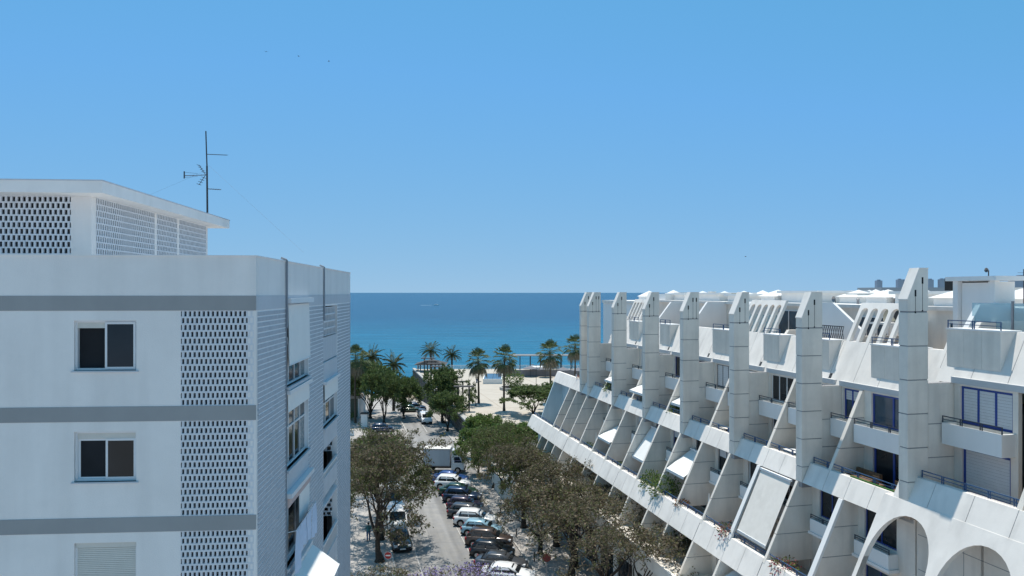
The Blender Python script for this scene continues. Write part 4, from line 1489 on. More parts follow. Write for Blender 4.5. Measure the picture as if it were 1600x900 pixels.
JAC = [M['leaf_jac'], M['leaf_jacg'], M['leaf_pod'], M['blossom']]
tree_meshes('jac_a', 3, 11.5, 5.0, 2.3, JAC, levels=6, leaves=10, leaf_size=.25, mix=(0, 0, .55), rad=.30, limbs=4)
tree_meshes('jac_l', 8, 11.5, 5.0, 2.2, JAC, levels=6, leaves=17, leaf_size=.27, mix=(0, 0, .42), rad=.30, limbs=5)
tree_meshes('jac_b', 11, 10.0, 4.6, 2.2, JAC, levels=6, leaves=11, leaf_size=.25, mix=(0, 0, .6), rad=.28, limbs=4)
tree_meshes('jac_c', 19, 8.5, 4.8, 1.9, JAC, levels=6, leaves=9, leaf_size=.25, mix=(0, 0, .45), rad=.26, limbs=4)
tree_meshes('jac_g', 71, 10.0, 4.6, 2.0, [M['leaf_jacg'], M['leaf_green'], M['leaf_jac'], M['blossom']], levels=6, leaves=16, leaf_size=.28, mix=(0, 0, .6), rad=.26, limbs=5)
tree_meshes('bloom', 27, 7.2, 3.9, 2.0, JAC, levels=6, leaves=7, leaf_size=.20, mix=(0, 0, .45), rad=.18, flower=.5, limbs=4)
GRN = [M['leaf_green'], M['leaf_dark'], M['leaf_jacg'], M['leaf_green']]
tree_meshes('green', 41, 8.0, 4.2, 1.7, GRN, levels=5, leaves=30, leaf_size=.42, mix=(0, 0, .7), rad=.18, limbs=5)
DRK = [M['leaf_dark'], M['leaf_green'], M['leaf_dark'], M['leaf_dark']]
tree_meshes('dark', 57, 11.0, 3.9, 1.0, DRK, levels=5, leaves=26, leaf_size=.48, mix=(0, 0, .75), rad=.24, limbs=8)
tree_meshes('dark_b', 63, 10.0, 4.2, .9, DRK, levels=5, leaves=26, leaf_size=.46, mix=(0, 0, .7), rad=.24, limbs=7)

def tree(key, name, x, y, label, group=None, rot=0.0, sc=1.0, sz=None, z=0.0, bed=True):
    w, c, h = TREE_MESH[key]
    t = thing(name, label, 'tree', (x, y, z), rot, group)
    s = (sc, sc, sz or sc)
    inst('trunk', w, t, scale=s)
    inst('crown', c, t, scale=s)
    return t

GJ = 'jacaranda trees along the pavements'
tree('jac_l', 'jacaranda_tree', -11.8, 66, 'big jacaranda with a forked bare trunk beside the no entry sign', GJ, .6, 1.2, 1.0)
tree('jac_g', 'jacaranda_tree', -12.7, 71.8, 'green brown jacaranda over the white vans on the left kerb', GJ, 5.0, 1.05, .98)
tree('jac_g', 'jacaranda_tree', -14.2, 79.0, 'olive green jacaranda behind the big forked one on the left pavement', GJ, 2.1, 1.0, 1.0)
tree('jac_b', 'jacaranda_tree', -15.9, 87, 'farthest and lowest brown jacaranda on the left pavement', GJ, 3.3, .95, .82)
tree('bloom', 'jacaranda_tree', -3.6, 49.5, 'jacaranda in violet bloom at the bottom edge over the street', GJ, 1.0, .9, .80)
tree('jac_c', 'jacaranda_tree', -9.0, 51.5, 'reddish brown twiggy jacaranda at the bottom edge by the left building', GJ, 3.9, .75, .56)
for i, (k, x, y, ro, s, sz, lab) in enumerate((
        ('jac_c', 2.6, 68.0, .4, .85, .85, 'small brown jacaranda next to the brown car'),
        ('jac_b', 1.2, 75.5, 1.9, 1.0, .92, 'brown jacaranda with a dark straight trunk beside the light blue car'),
        ('jac_g', -.4, 84.0, 2.7, .95, .92, 'olive green jacaranda shading the grey cars of the right row'),
        ('jac_g', -2.2, 91.0, 4.0, .9, .85, 'greenish jacaranda beside the blue car near the truck'),
        ('jac_c', 5.0, 62.5, 5.1, 1.1, .98, 'wide bare jacaranda behind the dull red sign'),
        ('jac_a', 7.2, 57.0, 1.2, 1.2, .74, 'largest brown jacaranda in front of the terraced block, at the bottom edge'),
        ('jac_b', 4.2, 70.0, 3.0, 1.0, .88, 'brown jacaranda close to the foot of the slanted fins'),
        ('jac_g', 1.9, 79.5, .9, .95, .82, 'olive green jacaranda in front of the middle of the podium'),
        ('jac_b', 8.7, 51.5, 2.4, 1.05, .84, 'twiggy jacaranda at the right end of the row, low at the bottom edge'),
        ('jac_b', 5.5, 64.5, 5.6, 1.0, .80, 'twiggy jacaranda between the big one at the bottom edge and the podium'))):
    tree(k, 'jacaranda_tree', x, y, lab, GJ, ro, s, sz)
GG_ = 'green trees at the junction'
for k, x, y, ro, s, sz, lab in (
        ('green', -4.3, 96.4, .3, .95, .86, 'bright green round tree next to the truck cab'),
        ('green', -1.5, 99.5, 1.6, 1.0, .84, 'bright green tree in the middle of the junction clump'),
        ('green', 3.2, 102.0, 2.9, 1.0, .8, 'bright green tree nearest the blue end of the terraced block'),
        ('green', -3.6, 108.0, 4.2, .95, .82, 'green tree at the back of the junction clump'),
        ('green', 6.5, 106.5, 5.0, .8, .7, 'low green tree behind the junction clump by the blue wall')):
    tree(k, 'green_tree', x, y, lab, GG_, ro, s, sz)
GD = 'dark evergreen trees near the beach'
for k, x, y, ro, s, sz, lab in (
        ('dark', -12.6, 136.0, .2, 1.25, 1.02, 'tall dark evergreen in front of the stone wall of the plaza'),
        ('dark_b', -11.2, 128.0, 1.5, .9, .74, 'low dark evergreen at the foot of the pergola'),
        ('dark', -23.2, 134.0, 2.0, 1.3, 1.02, 'dark evergreen with a black trunk beside the street, in front of the date palm'),
        ('dark_b', -27.0, 141.0, 3.3, 1.3, 1.12, 'dark evergreen in the middle of the left clump'),
        ('dark', -30.8, 150.0, 4.4, 1.25, 1.05, 'dark evergreen at the back of the left clump beside the tall palm'),
        ('dark_b', -20.6, 141.0, 5.4, 1.0, .85, 'smaller dark evergreen next to the street at the right of the left clump'),
        ('dark_b', 3.6, 126.0, .8, 1.2, .56, 'broad dark pine on the plaza edge in front of the palms'),
        ('dark', 8.2, 130.0, 2.2, 1.1, .52, 'dark pine beside the far end of the terraced block')):
    tree(k, 'evergreen_tree', x, y, lab, GD, ro, s, sz, z=3.0 if x + K * y > 21.9 else 0.0)

def fan_palm(seed, H, trunk_r=.2, nleaf=42, skirt=22, R_=1.25):
    r = random.Random(seed)
    tk = MB(); tk.smooth = True
    n = 10
    px = 0
    pts = []
    for i in range(n + 1):
        t = i / n
        pts.append(Vector((math.sin(t * 2.2 + seed) * .12 * t, math.cos(t * 1.7 + seed) * .1 * t, H * t)))
    for i in range(n):
        tk.tube(pts[i], pts[i + 1], trunk_r * (1.35 - .55 * i / n if i else 1.7), trunk_r * (1.35 - .55 * (i + 1) / n), 8, caps=False)
    cr = MB()
    top = pts[-1]
    def fanleaf(az, el, dry):
        d = Vector((math.cos(az) * math.cos(el), math.sin(az) * math.cos(el), math.sin(el)))
        L = r.uniform(.8, 1.25) * R_
        sag = Vector((0, 0, -.25 * L * max(.2, math.cos(el))))
        e = top + d * L + sag
        cr.tube(top + d * .1, e, .022, .016, 3, 2 if dry else 0, caps=False)
        dd = (e - top).normalized()
        s = dd.cross(Vector((0, 0, 1)))
        if s.length < .1: s = Vector((1, 0, 0))
        s.normalize()
        u = s.cross(dd)
        nb = 11
        ra = r.uniform(.75, 1.05) * R_
        for k in range(nb):
            a0 = -1.25 + 2.5 * k / nb
            a1 = -1.25 + 2.5 * (k + .82) / nb
            am = (a0 + a1) / 2
            l2 = ra * (.72 + .28 * math.cos(am))
            fold = .06 if k % 2 else -.04
            tip = e + (dd * math.cos(am) + s * math.sin(am)) * l2 + Vector((0, 0, -.30 * l2 * (1 if not dry else 1.7) * r.uniform(.7, 1.3)))
            b0 = e + (dd * math.cos(a0) + s * math.sin(a0)) * l2 * .55 + u * fold
            b1 = e + (dd * math.cos(a1) + s * math.sin(a1)) * l2 * .55 - u * fold
            cr.add([tuple(e), tuple(b0), tuple(tip), tuple(b1)], [(0, 1, 2, 3)], 1 if dry else 0)
    for i in range(nleaf):
        t = i / nleaf
        fanleaf(i * 2.399 + r.uniform(-.3, .3), R(82 - 118 * t + r.uniform(-9, 9)), False)
    for i in range(skirt):
        fanleaf(i * 2.399 + 1, R(-42 - 34 * i / skirt + r.uniform(-6, 6)), True)
    return tk.mesh('trunk', M['bark_palm']), cr.mesh('crown', [M['leaf_palm'], M['leaf_dry'], M['leaf_dry']])

def date_palm(seed, H, nf=34, L=3.0, trunk_r=.26):
    r = random.Random(seed)
    tk = MB(); tk.smooth = True
    n = 7
    for i in range(n):
        tk.tube((0, 0, H * i / n), (0, 0, H * (i + 1) / n), trunk_r * (1.25 - .2 * i / n), trunk_r * (1.1 - .2 * i / n), 8, caps=False)
    tk.tube((0, 0, H - .5), (0, 0, H + .1), trunk_r * 1.2, trunk_r * .8, 8)
    cr = MB()
    for i in range(nf):
        az = i * 2.399 + r.uniform(-.2, .2)
        el = R(80 - 100 * i / nf + r.uniform(-8, 8))
        ll = L * r.uniform(.85, 1.1)
        p = Vector((0, 0, H))
        d = Vector((math.cos(az) * math.cos(el), math.sin(az) * math.cos(el), math.sin(el)))
        side = Vector((-math.sin(az), math.cos(az), 0))
        S = 9
        for k in range(S):
            d = (d + Vector((0, 0, -.13))).normalized()
            e = p + d * (ll / S)
            cr.tube(p, e, .03 * (1 - k / S) + .008, .03 * (1 - (k + 1) / S) + .008, 3, 0, caps=False)
            ln = .62 * math.sin(math.pi * (k + 1.2) / (S + 1.6)) + .12
            for q in (0, .5):
                b = p + (e - p) * q
                for s in (-1, 1):
                    ld = (side * s * .85 + d * .65 + Vector((0, 0, -.22 + r.uniform(-.1, .15)))).normalized()
                    leaf(cr, b, ld, d, ln * r.uniform(.8, 1.1), .13, 1 if i > nf * .88 else 0)
            p = e
    return tk.mesh('trunk', M['bark_palm']), cr.mesh('crown', [M['leaf_date'], M['leaf_dry']])

GP = 'palm trees by the beach'
def palm(kind, x, y, zc, label, seed, z0=0.0, sc=1.0):
    me = fan_palm(seed, zc - z0, .16, R_=1.3 * sc) if kind == 'fan_palm' else date_palm(seed, zc - z0, L=3.0 * sc)
    t = thing(kind, label, 'palm tree', (x, y, z0), 0, GP)
    inst('trunk', me[0], t); inst('crown', me[1], t)
palm('fan_palm', -6.3, 140, 11.2, 'fan palm on the plaza, left of the glass skylight', 3, 3.0, 1.12)
palm('fan_palm', -1.4, 131, 12.4, 'tallest fan palm with a leaning black trunk, right of the glass skylight', 5, 3.0, 1.12)
palm('fan_palm', 7.3, 141, 12.6, 'fan palm beside the beach pavilion, close to the terraced block', 8, 3.0, 1.2)
palm('fan_palm', 13.6, 160, 12.4, 'fan palm half hidden by the farthest pillar of the terraced block', 13, 3.0, 1.2)
palm('fan_palm', -28.8, 136, 11.9, 'fan palm with a tall dark trunk next to the corner of the left building', 17, 0.0, 1.2)
palm('date_palm', -24.0, 150, 9.3, 'date palm rising out of the left clump of evergreens', 4)
palm('date_palm', -29.6, 156, 10.2, 'date palm between the left building and the evergreens', 6, sc=1.1)
palm('date_palm', -22.6, 206, 7.6, 'larger date palm behind the grey gazebo', 9, -4.4, 1.25)
palm('date_palm', -16.9, 208, 6.4, 'smaller date palm right of the grey gazebo', 12, -4.4, 1.05)

def bush_mesh(seed, rx, rz, mats, n=420, s=.26, hang=0.0):
    r = random.Random(seed)
    mb = MB()
    for i in range(n):
        d = rand_unit(r)
        k = r.uniform(.45, 1.0) * (1 + .25 * noise.noise(d * 2.3 + Vector((seed, 0, 0))))
        p = Vector((d.x * rx * k, d.y * rx * k, rz + d.z * rz * k - hang * r.random() * (r.random() < .4)))
        leaf(mb, p, (d + rand_unit(r) * .9).normalized(), rand_unit(r), s * r.uniform(.6, 1.4), s * .5, i % len(mats))
    for i in range(6):
        a = r.random() * 6.28
        mb.tube((0, 0, 0), (math.cos(a) * rx * .5, math.sin(a) * rx * .5, rz * 1.2), .02, .01, 3, 0, caps=False)
    return mb.mesh('foliage', mats)
def bush(name, loc, seed, rx, rz, label, cat='bush', mats=None, n=420, s=.26, hang=0.0, group=None, pot=None):
    t = thing(name, label, cat, loc, 0, group)
    inst('foliage', bush_mesh(seed, rx, rz, mats or [M['leaf_green'], M['leaf_dark']], n, s, hang), t, (0, 0, .0 if not pot else pot))
    if pot:
        b = MB()
        b.box(-rx * .8, rx * .8, -rx * .4, rx * .4, 0, pot)
        b.build('trough', M['terracotta'] if seed % 2 else M['white_clean'], t)
    return t
# plants on the terraces of the right block
GT = 'plants on the terraces'
def tp(x, y, z): return rb_world(x, y, z)
bush('terrace_shrub', tp(rk(F2[1]) + .55, 45.6 + 5.4, 8.5), 3, 1.15, .95, 'large dark green shrub spilling over the lower terrace parapet', group=GT, n=900, s=.22, hang=1.1)
bush('terrace_shrub', tp(rk(F2[1]) + .6, 53.4, 8.5), 7, .95, .85, 'second dark green shrub on the lower terrace, farther along the parapet', group=GT, n=600, s=.22, hang=.8)
bush('terrace_shrub', tp(rk(F1[1]) + .6, 68.2, 13.9), 5, 1.0, .75, 'green shrub between two white pillars at the far end of the upper terrace', group=GT, n=500, s=.2)
bush('terrace_shrub', tp(rk(F1[1]) + .6, 54.4, 13.9), 9, .6, .55, 'small dark green shrub under the white awning of the upper terrace', group=GT, n=350, s=.18)
bush('terrace_flowers', tp(rk(F2[1]) + .3, 41.3, 8.9), 4, .75, .45, 'pink flowering plant hanging over the parapet beside the big beige awning', 'plant', [M['flower'], M['leaf_jac'], M['leaf_dark']], 420, .16, .8, GT)
bush('terrace_flowers', tp(rk(F2[1]) + .3, 47.6, 8.95), 6, .6, .28, 'dry orange plant trailing on the lower parapet next to the blue railing', 'plant', [M['leaf_pod'], M['terracotta'], M['leaf_dry']], 260, .16, .5, GT)
bush('terrace_flowers', tp(1.1, 77.2, 14.2), 8, .8, .5, 'magenta flowers on the far end of the upper terrace', 'plant', [M['flower'], M['leaf_dark']], 320, .16, .0, GT)
bush('terrace_flowers', tp(rk(F2[1]) + .4, 35.6, 8.8), 14, .8, .4, 'reddish potted plants behind the lower parapet next to the thick white fin', 'plant', [M['flower'], M['leaf_green'], M['leaf_pod']], 320, .16, .2, GT)
bush('plaza_bush', (.3, 160, ZP + .5), 15, 2.3, 1.9, 'round bush in the walled planter on the plaza', n=900, s=.42)
bush('green_hedge', (9.4, 112, 0), 16, 3.6, 1.2, 'green bush below the pale blue end wall of the terraced block', n=1500, s=.4)
bush('street_shrub', (2.6, 71.8, 0), 18, .9, .45, 'low shrub in the tree pit by the brown car', n=260, s=.2)
bush('street_shrub', (-31.0, 139, 0), 20, 1.6, .9, 'light green shrub in front of the beach kiosk', n=500, s=.3, mats=[M['leaf_green'], M['leaf_jacg']])
# ------------------------------------------------------------------ vehicles
def loft(mb, secs, mi=0):
    """closed cross sections (lists of points, all of one length) joined along the body, ends capped"""
    n = len(secs[0])
    pts = [p for s in secs for p in s]
    fs = []
    for i in range(len(secs) - 1):
        for j in range(n):
            fs.append((i * n + j, i * n + (j + 1) % n, (i + 1) * n + (j + 1) % n, (i + 1) * n + j))
    fs.append(tuple(range(n - 1, -1, -1)))
    fs.append(tuple(range((len(secs) - 1) * n, len(secs) * n)))
    mb.add(pts, fs, mi)

CAR = {   # length, half width, belt height, roof height, hood height, x of: roof rear, roof front, rear glass foot, windscreen foot ; wheel radius
    'hatchback': dict(L=4.05, w=.88, belt=.93, roof=1.48, hood=.86, rr=-1.45, rf=.25, gr=-1.88, wf=1.00, wr=.32, wb=1.28),
    'suv':       dict(L=4.45, w=.93, belt=1.03, roof=1.66, hood=1.00, rr=-1.65, rf=.30, gr=-2.08, wf=1.05, wr=.36, wb=1.38),
    'sedan':     dict(L=4.60, w=.90, belt=.92, roof=1.43, hood=.86, rr=-1.10, rf=.30, gr=-1.75, wf=1.08, wr=.33, wb=1.38),
    'estate':    dict(L=4.65, w=.90, belt=.94, roof=1.46, hood=.88, rr=-1.75, rf=.30, gr=-2.15, wf=1.08, wr=.33, wb=1.38),
}
CAR_MESH = {}
def car_meshes(kind):
    if kind in CAR_MESH: return CAR_MESH[kind]
    c = CAR[kind]
    h = c['L'] / 2
    w, bt, rf = c['w'], c['belt'], c['roof']
    out = {}
    b = MB(); b.smooth = True
    secs = []
    prof = [(-h, .84, .42, bt - .22, .30), (-h + .10, .93, .30, bt - .06, .24), (-h + .42, .985, .22, bt, .22), (-c['wb'], 1.0, .22, bt + .01, .22), (-.5, 1.0, .20, bt, .20), (.5, 1.0, .20, bt - .01, .20),
            (c['wf'], 1.0, .20, bt - .02, .2), (c['wb'] + .1, .99, .22, c['hood'] - .02, .22), (h - .42, .95, .22, c['hood'] - .09, .24), (h - .12, .86, .26, c['hood'] - .22, .28), (h, .70, .36, c['hood'] - .34, .36)]
    for x, k, zl, zt, _ in prof:
        W_ = w * k
        zm = zl + (zt - zl) * .55
        secs.append([(x, -W_ * .90, zl), (x, -W_, zl + .14), (x, -W_ * 1.0, zm), (x, -W_ * .955, zt - .07), (x, -W_ * .86, zt), (x, -W_ * .4, zt + .035), (x, W_ * .4, zt + .035), (x, W_ * .86, zt),
                     (x, W_ * .955, zt - .07), (x, W_, zm), (x, W_, zl + .14), (x, W_ * .90, zl)])
    loft(b, secs)
    # cabin: roof and pillars
    wb_, wt_ = w * .87, w * .68
    xr, xf, gr, wf = c['rr'], c['rf'], c['gr'], c['wf']
    zt = rf
    secs = []
    for x0, x1, zz, wd in ((gr, wf, bt - .06, wb_), (gr + (xr - gr) * .55, wf + (xf - wf) * .55, bt + (zt - bt) * .55, wb_ + (wt_ - wb_) * .5), (xr, xf, zt - .06, wt_), (xr + .14, xf - .16, zt, wt_ * .84)):
        secs.append((x0, x1, zz, wd))
    S = []
    for x0, x1, zz, wd in secs:
        S.append([(x0, -wd * .8, zz), (x0 + (x1 - x0) * .2, -wd, zz), (x0 + (x1 - x0) * .8, -wd, zz), (x1, -wd * .8, zz), (x1, wd * .8, zz), (x0 + (x1 - x0) * .8, wd, zz), (x0 + (x1 - x0) * .2, wd, zz), (x0, wd * .8, zz)])
    loft(b, S)
    out['body'] = b
    def cab(t, side, u):              # point on the cabin side: t height 0..1, u 0 rear .. 1 front
        k = t
        x0, x1 = gr + (xr - gr) * k, wf + (xf - wf) * k
        wd = wb_ + (wt_ - wb_) * k
        z = bt + (zt - .06 - bt) * k
        return Vector((x0 + (x1 - x0) * u, side * (wd + .012), z))
    for nm, u0, u1 in (('side_window', .09, .47), ('side_window', .50, .90)):
        for s in (-1, 1):
            m_ = MB()
            a, b_, c_, d_ = cab(.06, s, u0 + (.04 if u0 < .2 else 0)), cab(.06, s, u1 + (.05 if u1 > .6 else 0)), cab(.88, s, u1 - (.03 if u1 > .6 else 0)), cab(.88, s, u0 + .02)
            i_ = Vector((0, -s * .02, 0))
            m_.add([tuple(p) for p in (a, b_, c_, d_)] + [tuple(p + i_) for p in (a, b_, c_, d_)], [(0, 1, 2, 3), (7, 6, 5, 4), (0, 4, 5, 1), (1, 5, 6, 2), (2, 6, 7, 3), (3, 7, 4, 0)])
            out.setdefault('side_window', []).append(m_)
    def endglass(front):
        q = MB()
        xb, xt = (wf, xf) if front else (gr, xr)
        o = .014 if front else -.014
        pts = []
        for t, f in ((.08, .92), (.90, .90)):
            x = xb + (xt - xb) * t + o
            wd = (wb_ + (wt_ - wb_) * t) * .86 * f
            z = bt + (zt - .06 - bt) * t + .01
            pts.append([(x, -wd, z), (x, wd, z)])
        P = [pts[0][0], pts[0][1], pts[1][1], pts[1][0]]
        q.add(P + [(p[0] - o * 1.6, p[1], p[2] - .015) for p in P], [(0, 1, 2, 3), (7, 6, 5, 4), (0, 4, 5, 1), (1, 5, 6, 2), (2, 6, 7, 3), (3, 7, 4, 0)])
        return q
    out['windscreen'] = endglass(True)
    out['rear_window'] = endglass(False)
    wr = c['wr']
    ty = MB(); ty.tube((0, -.105, 0), (0, .105, 0), wr, n=18)
    rim = MB()
    rim.tube((0, -.112, 0), (0, .112, 0), wr * .60, n=12)
    for k in range(5):
        a = k * 6.283 / 5
        rim.tube((0, -.118, 0), (math.cos(a) * wr * .62, -.116, math.sin(a) * wr * .62), .03, .02, 4)
        rim.tube((0, .118, 0), (math.cos(a) * wr * .62, .116, math.sin(a) * wr * .62), .03, .02, 4)
    out['tyre'], out['rim'] = ty, rim
    ar = MB()
    for sx_ in (-c['wb'], c['wb']):
        for s in (-1, 1):
            n = 12
            ring = [(sx_ + math.cos(math.pi * i / n) * (wr + .07), s * (w * 1.0 + .004), max(.2, wr + math.sin(math.pi * i / n) * (wr + .07))) for i in range(n + 1)]
            ar.add(ring + [(p[0], s * (w - .12), p[2]) for p in ring], [tuple(range(n + 1))] + [(i, i + 1, i + n + 2, i + n + 1) for i in range(n)])
    ar.box(-h + .02, h - .05, -w * .88, w * .88, .17, .30)
    ar.box(h - .10, h + .012, -w * .50, w * .50, .30, .44)
    ar.box(-h - .01, -h + .1, -w * .62, w * .62, .33, .42)
    for s in (-1, 1):
        ar.box(-c['wb'] + wr + .1, c['wb'] - wr - .1, s * w - .02 if s > 0 else -w - .012, s * w + .012 if s > 0 else -w + .02, .20, .31)
        for xx in (-.05, .98 if kind == 'suv' else .92):
            ar.box(xx - .006, xx + .006, min(s * (w - .005), s * (w + .003)), max(s * (w - .005), s * (w + .003)), .36, bt - .12)
    out['underbody'] = ar
    for nm, x0, x1, z0, z1, y0, y1 in (('headlight', h - .36, h - .10, c['hood'] - .30, c['hood'] - .15, w * .50, w * .86), ('taillight', -h + .005, -h + .20, bt - .32, bt - .10, w * .58, w * .93)):
        L_ = []
        for s in (-1, 1):
            q = MB()
            ya, yb = sorted((s * y0, s * y1))
            q.box(x0, x1 + (.03 if x0 > 0 else 0), ya, yb, z0, z1)
            L_.append(q)
        out[nm] = L_
    mi = []
    for s in (-1, 1):
        q = MB(); ya, yb = sorted((s * (w * .90), s * (w + .15))); q.box(wf - .34, wf - .18, ya, yb, bt + .02, bt + .15)
        mi.append(q)
    out['mirror'] = mi
    pl = MB(); pl.box(-h - .018, -h - .005, -.26, .26, .52, .63); out['plate_r'] = pl
    pl = MB(); pl.box(h + .013, h + .022, -.26, .26, .36, .47); out['plate_f'] = pl
    hd = []
    for s in (-1, 1):
        for xx in (-.42, .48):
            q = MB(); ya, yb = sorted((s * (w * .99), s * (w + .025))); q.box(xx, xx + .17, ya, yb, bt - .18, bt - .14); hd.append(q)
    out['handle'] = hd
    D = {}
    for k_, v_ in out.items():
        D[k_] = v_
    matmap = {'windscreen': M['carglass'], 'rear_window': M['carglass'], 'side_window': M['carglass'], 'tyre': M['tyre'], 'rim': M['rim'], 'underbody': M['black'], 'headlight': M['lamp_w'],
              'taillight': M['lamp_r'], 'plate_r': M['plate'], 'plate_f': M['plate'], 'handle': M['black'], 'mirror': M['black'], 'body': M['white_clean']}
    CAR_MESH[kind] = {k_: ([q.mesh(k_, matmap[k_]) for q in v_] if isinstance(v_, list) else v_.mesh(k_, matmap[k_])) for k_, v_ in out.items()}
    me = CAR_MESH[kind]['body']
    return CAR_MESH[kind]

PAINT = {}
def car_paint(name, col, metal=.25, rough=.28):
    if name not in PAINT:
        m = mat('paint_' + name, col, rough, .04, 2.0, spec=.6, metal=metal)
        m.node_tree.nodes["Principled BSDF"].inputs['Coat Weight'].default_value = .5
        m.node_tree.nodes["Principled BSDF"].inputs['Coat Roughness'].default_value = .08
        PAINT[name] = m
    return PAINT[name]

def car(kind, x, y, rot, paint, label, group='cars parked along the street', z=0.0, roof=None):
    D = car_meshes(kind); c = CAR[kind]
    t = thing('parked_car', label, 'car', (x, y, z), rot, group)
    body = inst('body', D['body'], t)
    body.material_slots[0].link = 'OBJECT'
    body.material_slots[0].material = paint
    for k, nm in (('windscreen', 'windscreen'), ('rear_window', 'rear_window'), ('underbody', 'underbody'), ('plate_r', 'number_plate'), ('plate_f', 'number_plate')):
        inst(nm, D[k], t)
    for k in ('side_window', 'headlight', 'taillight', 'mirror', 'handle'):
        for q in D[k]:
            o = inst(k if k != 'handle' else 'door_handle', q, t)
    for sx_ in (-c['wb'], c['wb']):
        for s in (-1, 1):
            wl = inst('wheel', D['tyre'], t, (sx_, s * (c['w'] - .085), c['wr']))
            inst('rim', D['rim'], wl)
    return t
P_ = car_paint
WHT, NAV, BLK, GRY, BRN, LBL, BLU, SIL, PUR, DGR = (P_('white', (.78, .79, .80), 0, .3), P_('navy', (.012, .03, .075)), P_('black', (.010, .012, .016)), P_('grey', (.07, .075, .085)), P_('brown', (.085, .06, .05), .4),
    P_('light_blue', (.28, .46, .56), .1), P_('blue', (.015, .06, .22)), P_('silver', (.42, .44, .47), .5), P_('dark_purple', (.045, .03, .055)), P_('dark_green', (.02, .06, .04)))
ANG = R(-9)
def bay(y, w=14.35): return (w - K * y, y)
row = [('sedan', 61.6, WHT, 'white parked saloon cut by the bottom edge, nearest of the right row'),
       ('sedan', 64.3, GRY, 'dark grey parked saloon with a bright window trim, second from the bottom edge'),
       ('hatchback', 67.3, BLK, 'glossy black parked hatchback behind the brown car'),
       ('suv', 70.2, BRN, 'large brown parked car with a pale bonnet'),
       ('hatchback', 73.4, LBL, 'light blue parked hatchback beside the brown car'),
       ('suv', 76.3, WHT, 'white parked suv with a black windscreen next to the light blue car'),
       ('estate', 79.0, GRY, 'charcoal parked estate car in front of the white suv'),
       ('hatchback', 81.7, PUR, 'dark purple parked hatchback between two grey cars'),
       ('suv', 84.9, NAV, 'navy blue parked suv with a visible rear wheel in mid row'),
       ('sedan', 87.6, DGR, 'very dark green parked saloon behind the white suv of the far row'),
       ('suv', 90.7, WHT, 'white parked suv farthest up the right row, below the blue cars'),
       ('sedan', 93.6, BLU, 'bright blue parked saloon close to the truck')]
rr_ = random.Random(4)
for kind, y, p, lab in row:
    x, yy = bay(y, 14.40 + rr_.uniform(-.18, .18))
    car(kind, x, yy, ANG + R(rr_.uniform(-2, 2)), p, lab)
SD = R(-90 + 13.4)                              # nose towards the camera, along the kerb
def kerbside(w, y): return (w - K * y, y)
car('sedan', *kerbside(6.15, 70.2), SD, BLK, 'black parked car with a white number plate on the left side of the street')
car('suv', *kerbside(6.2, 98.5), SD, SIL, 'silver car parked at the far end of the left kerb')
car('hatchback', *kerbside(15.0, 149.0), R(5), DGR, 'dark green car parked across the far end of the street', z=-.08)
car('suv', *kerbside(16.3, 152.0), R(10), NAV, 'dark blue car parked beside the dark green one at the far end of the street', z=-.3)
car('hatchback', *kerbside(8.0, 127.5), R(12), NAV, 'dark blue hatchback under the black trunked evergreen')

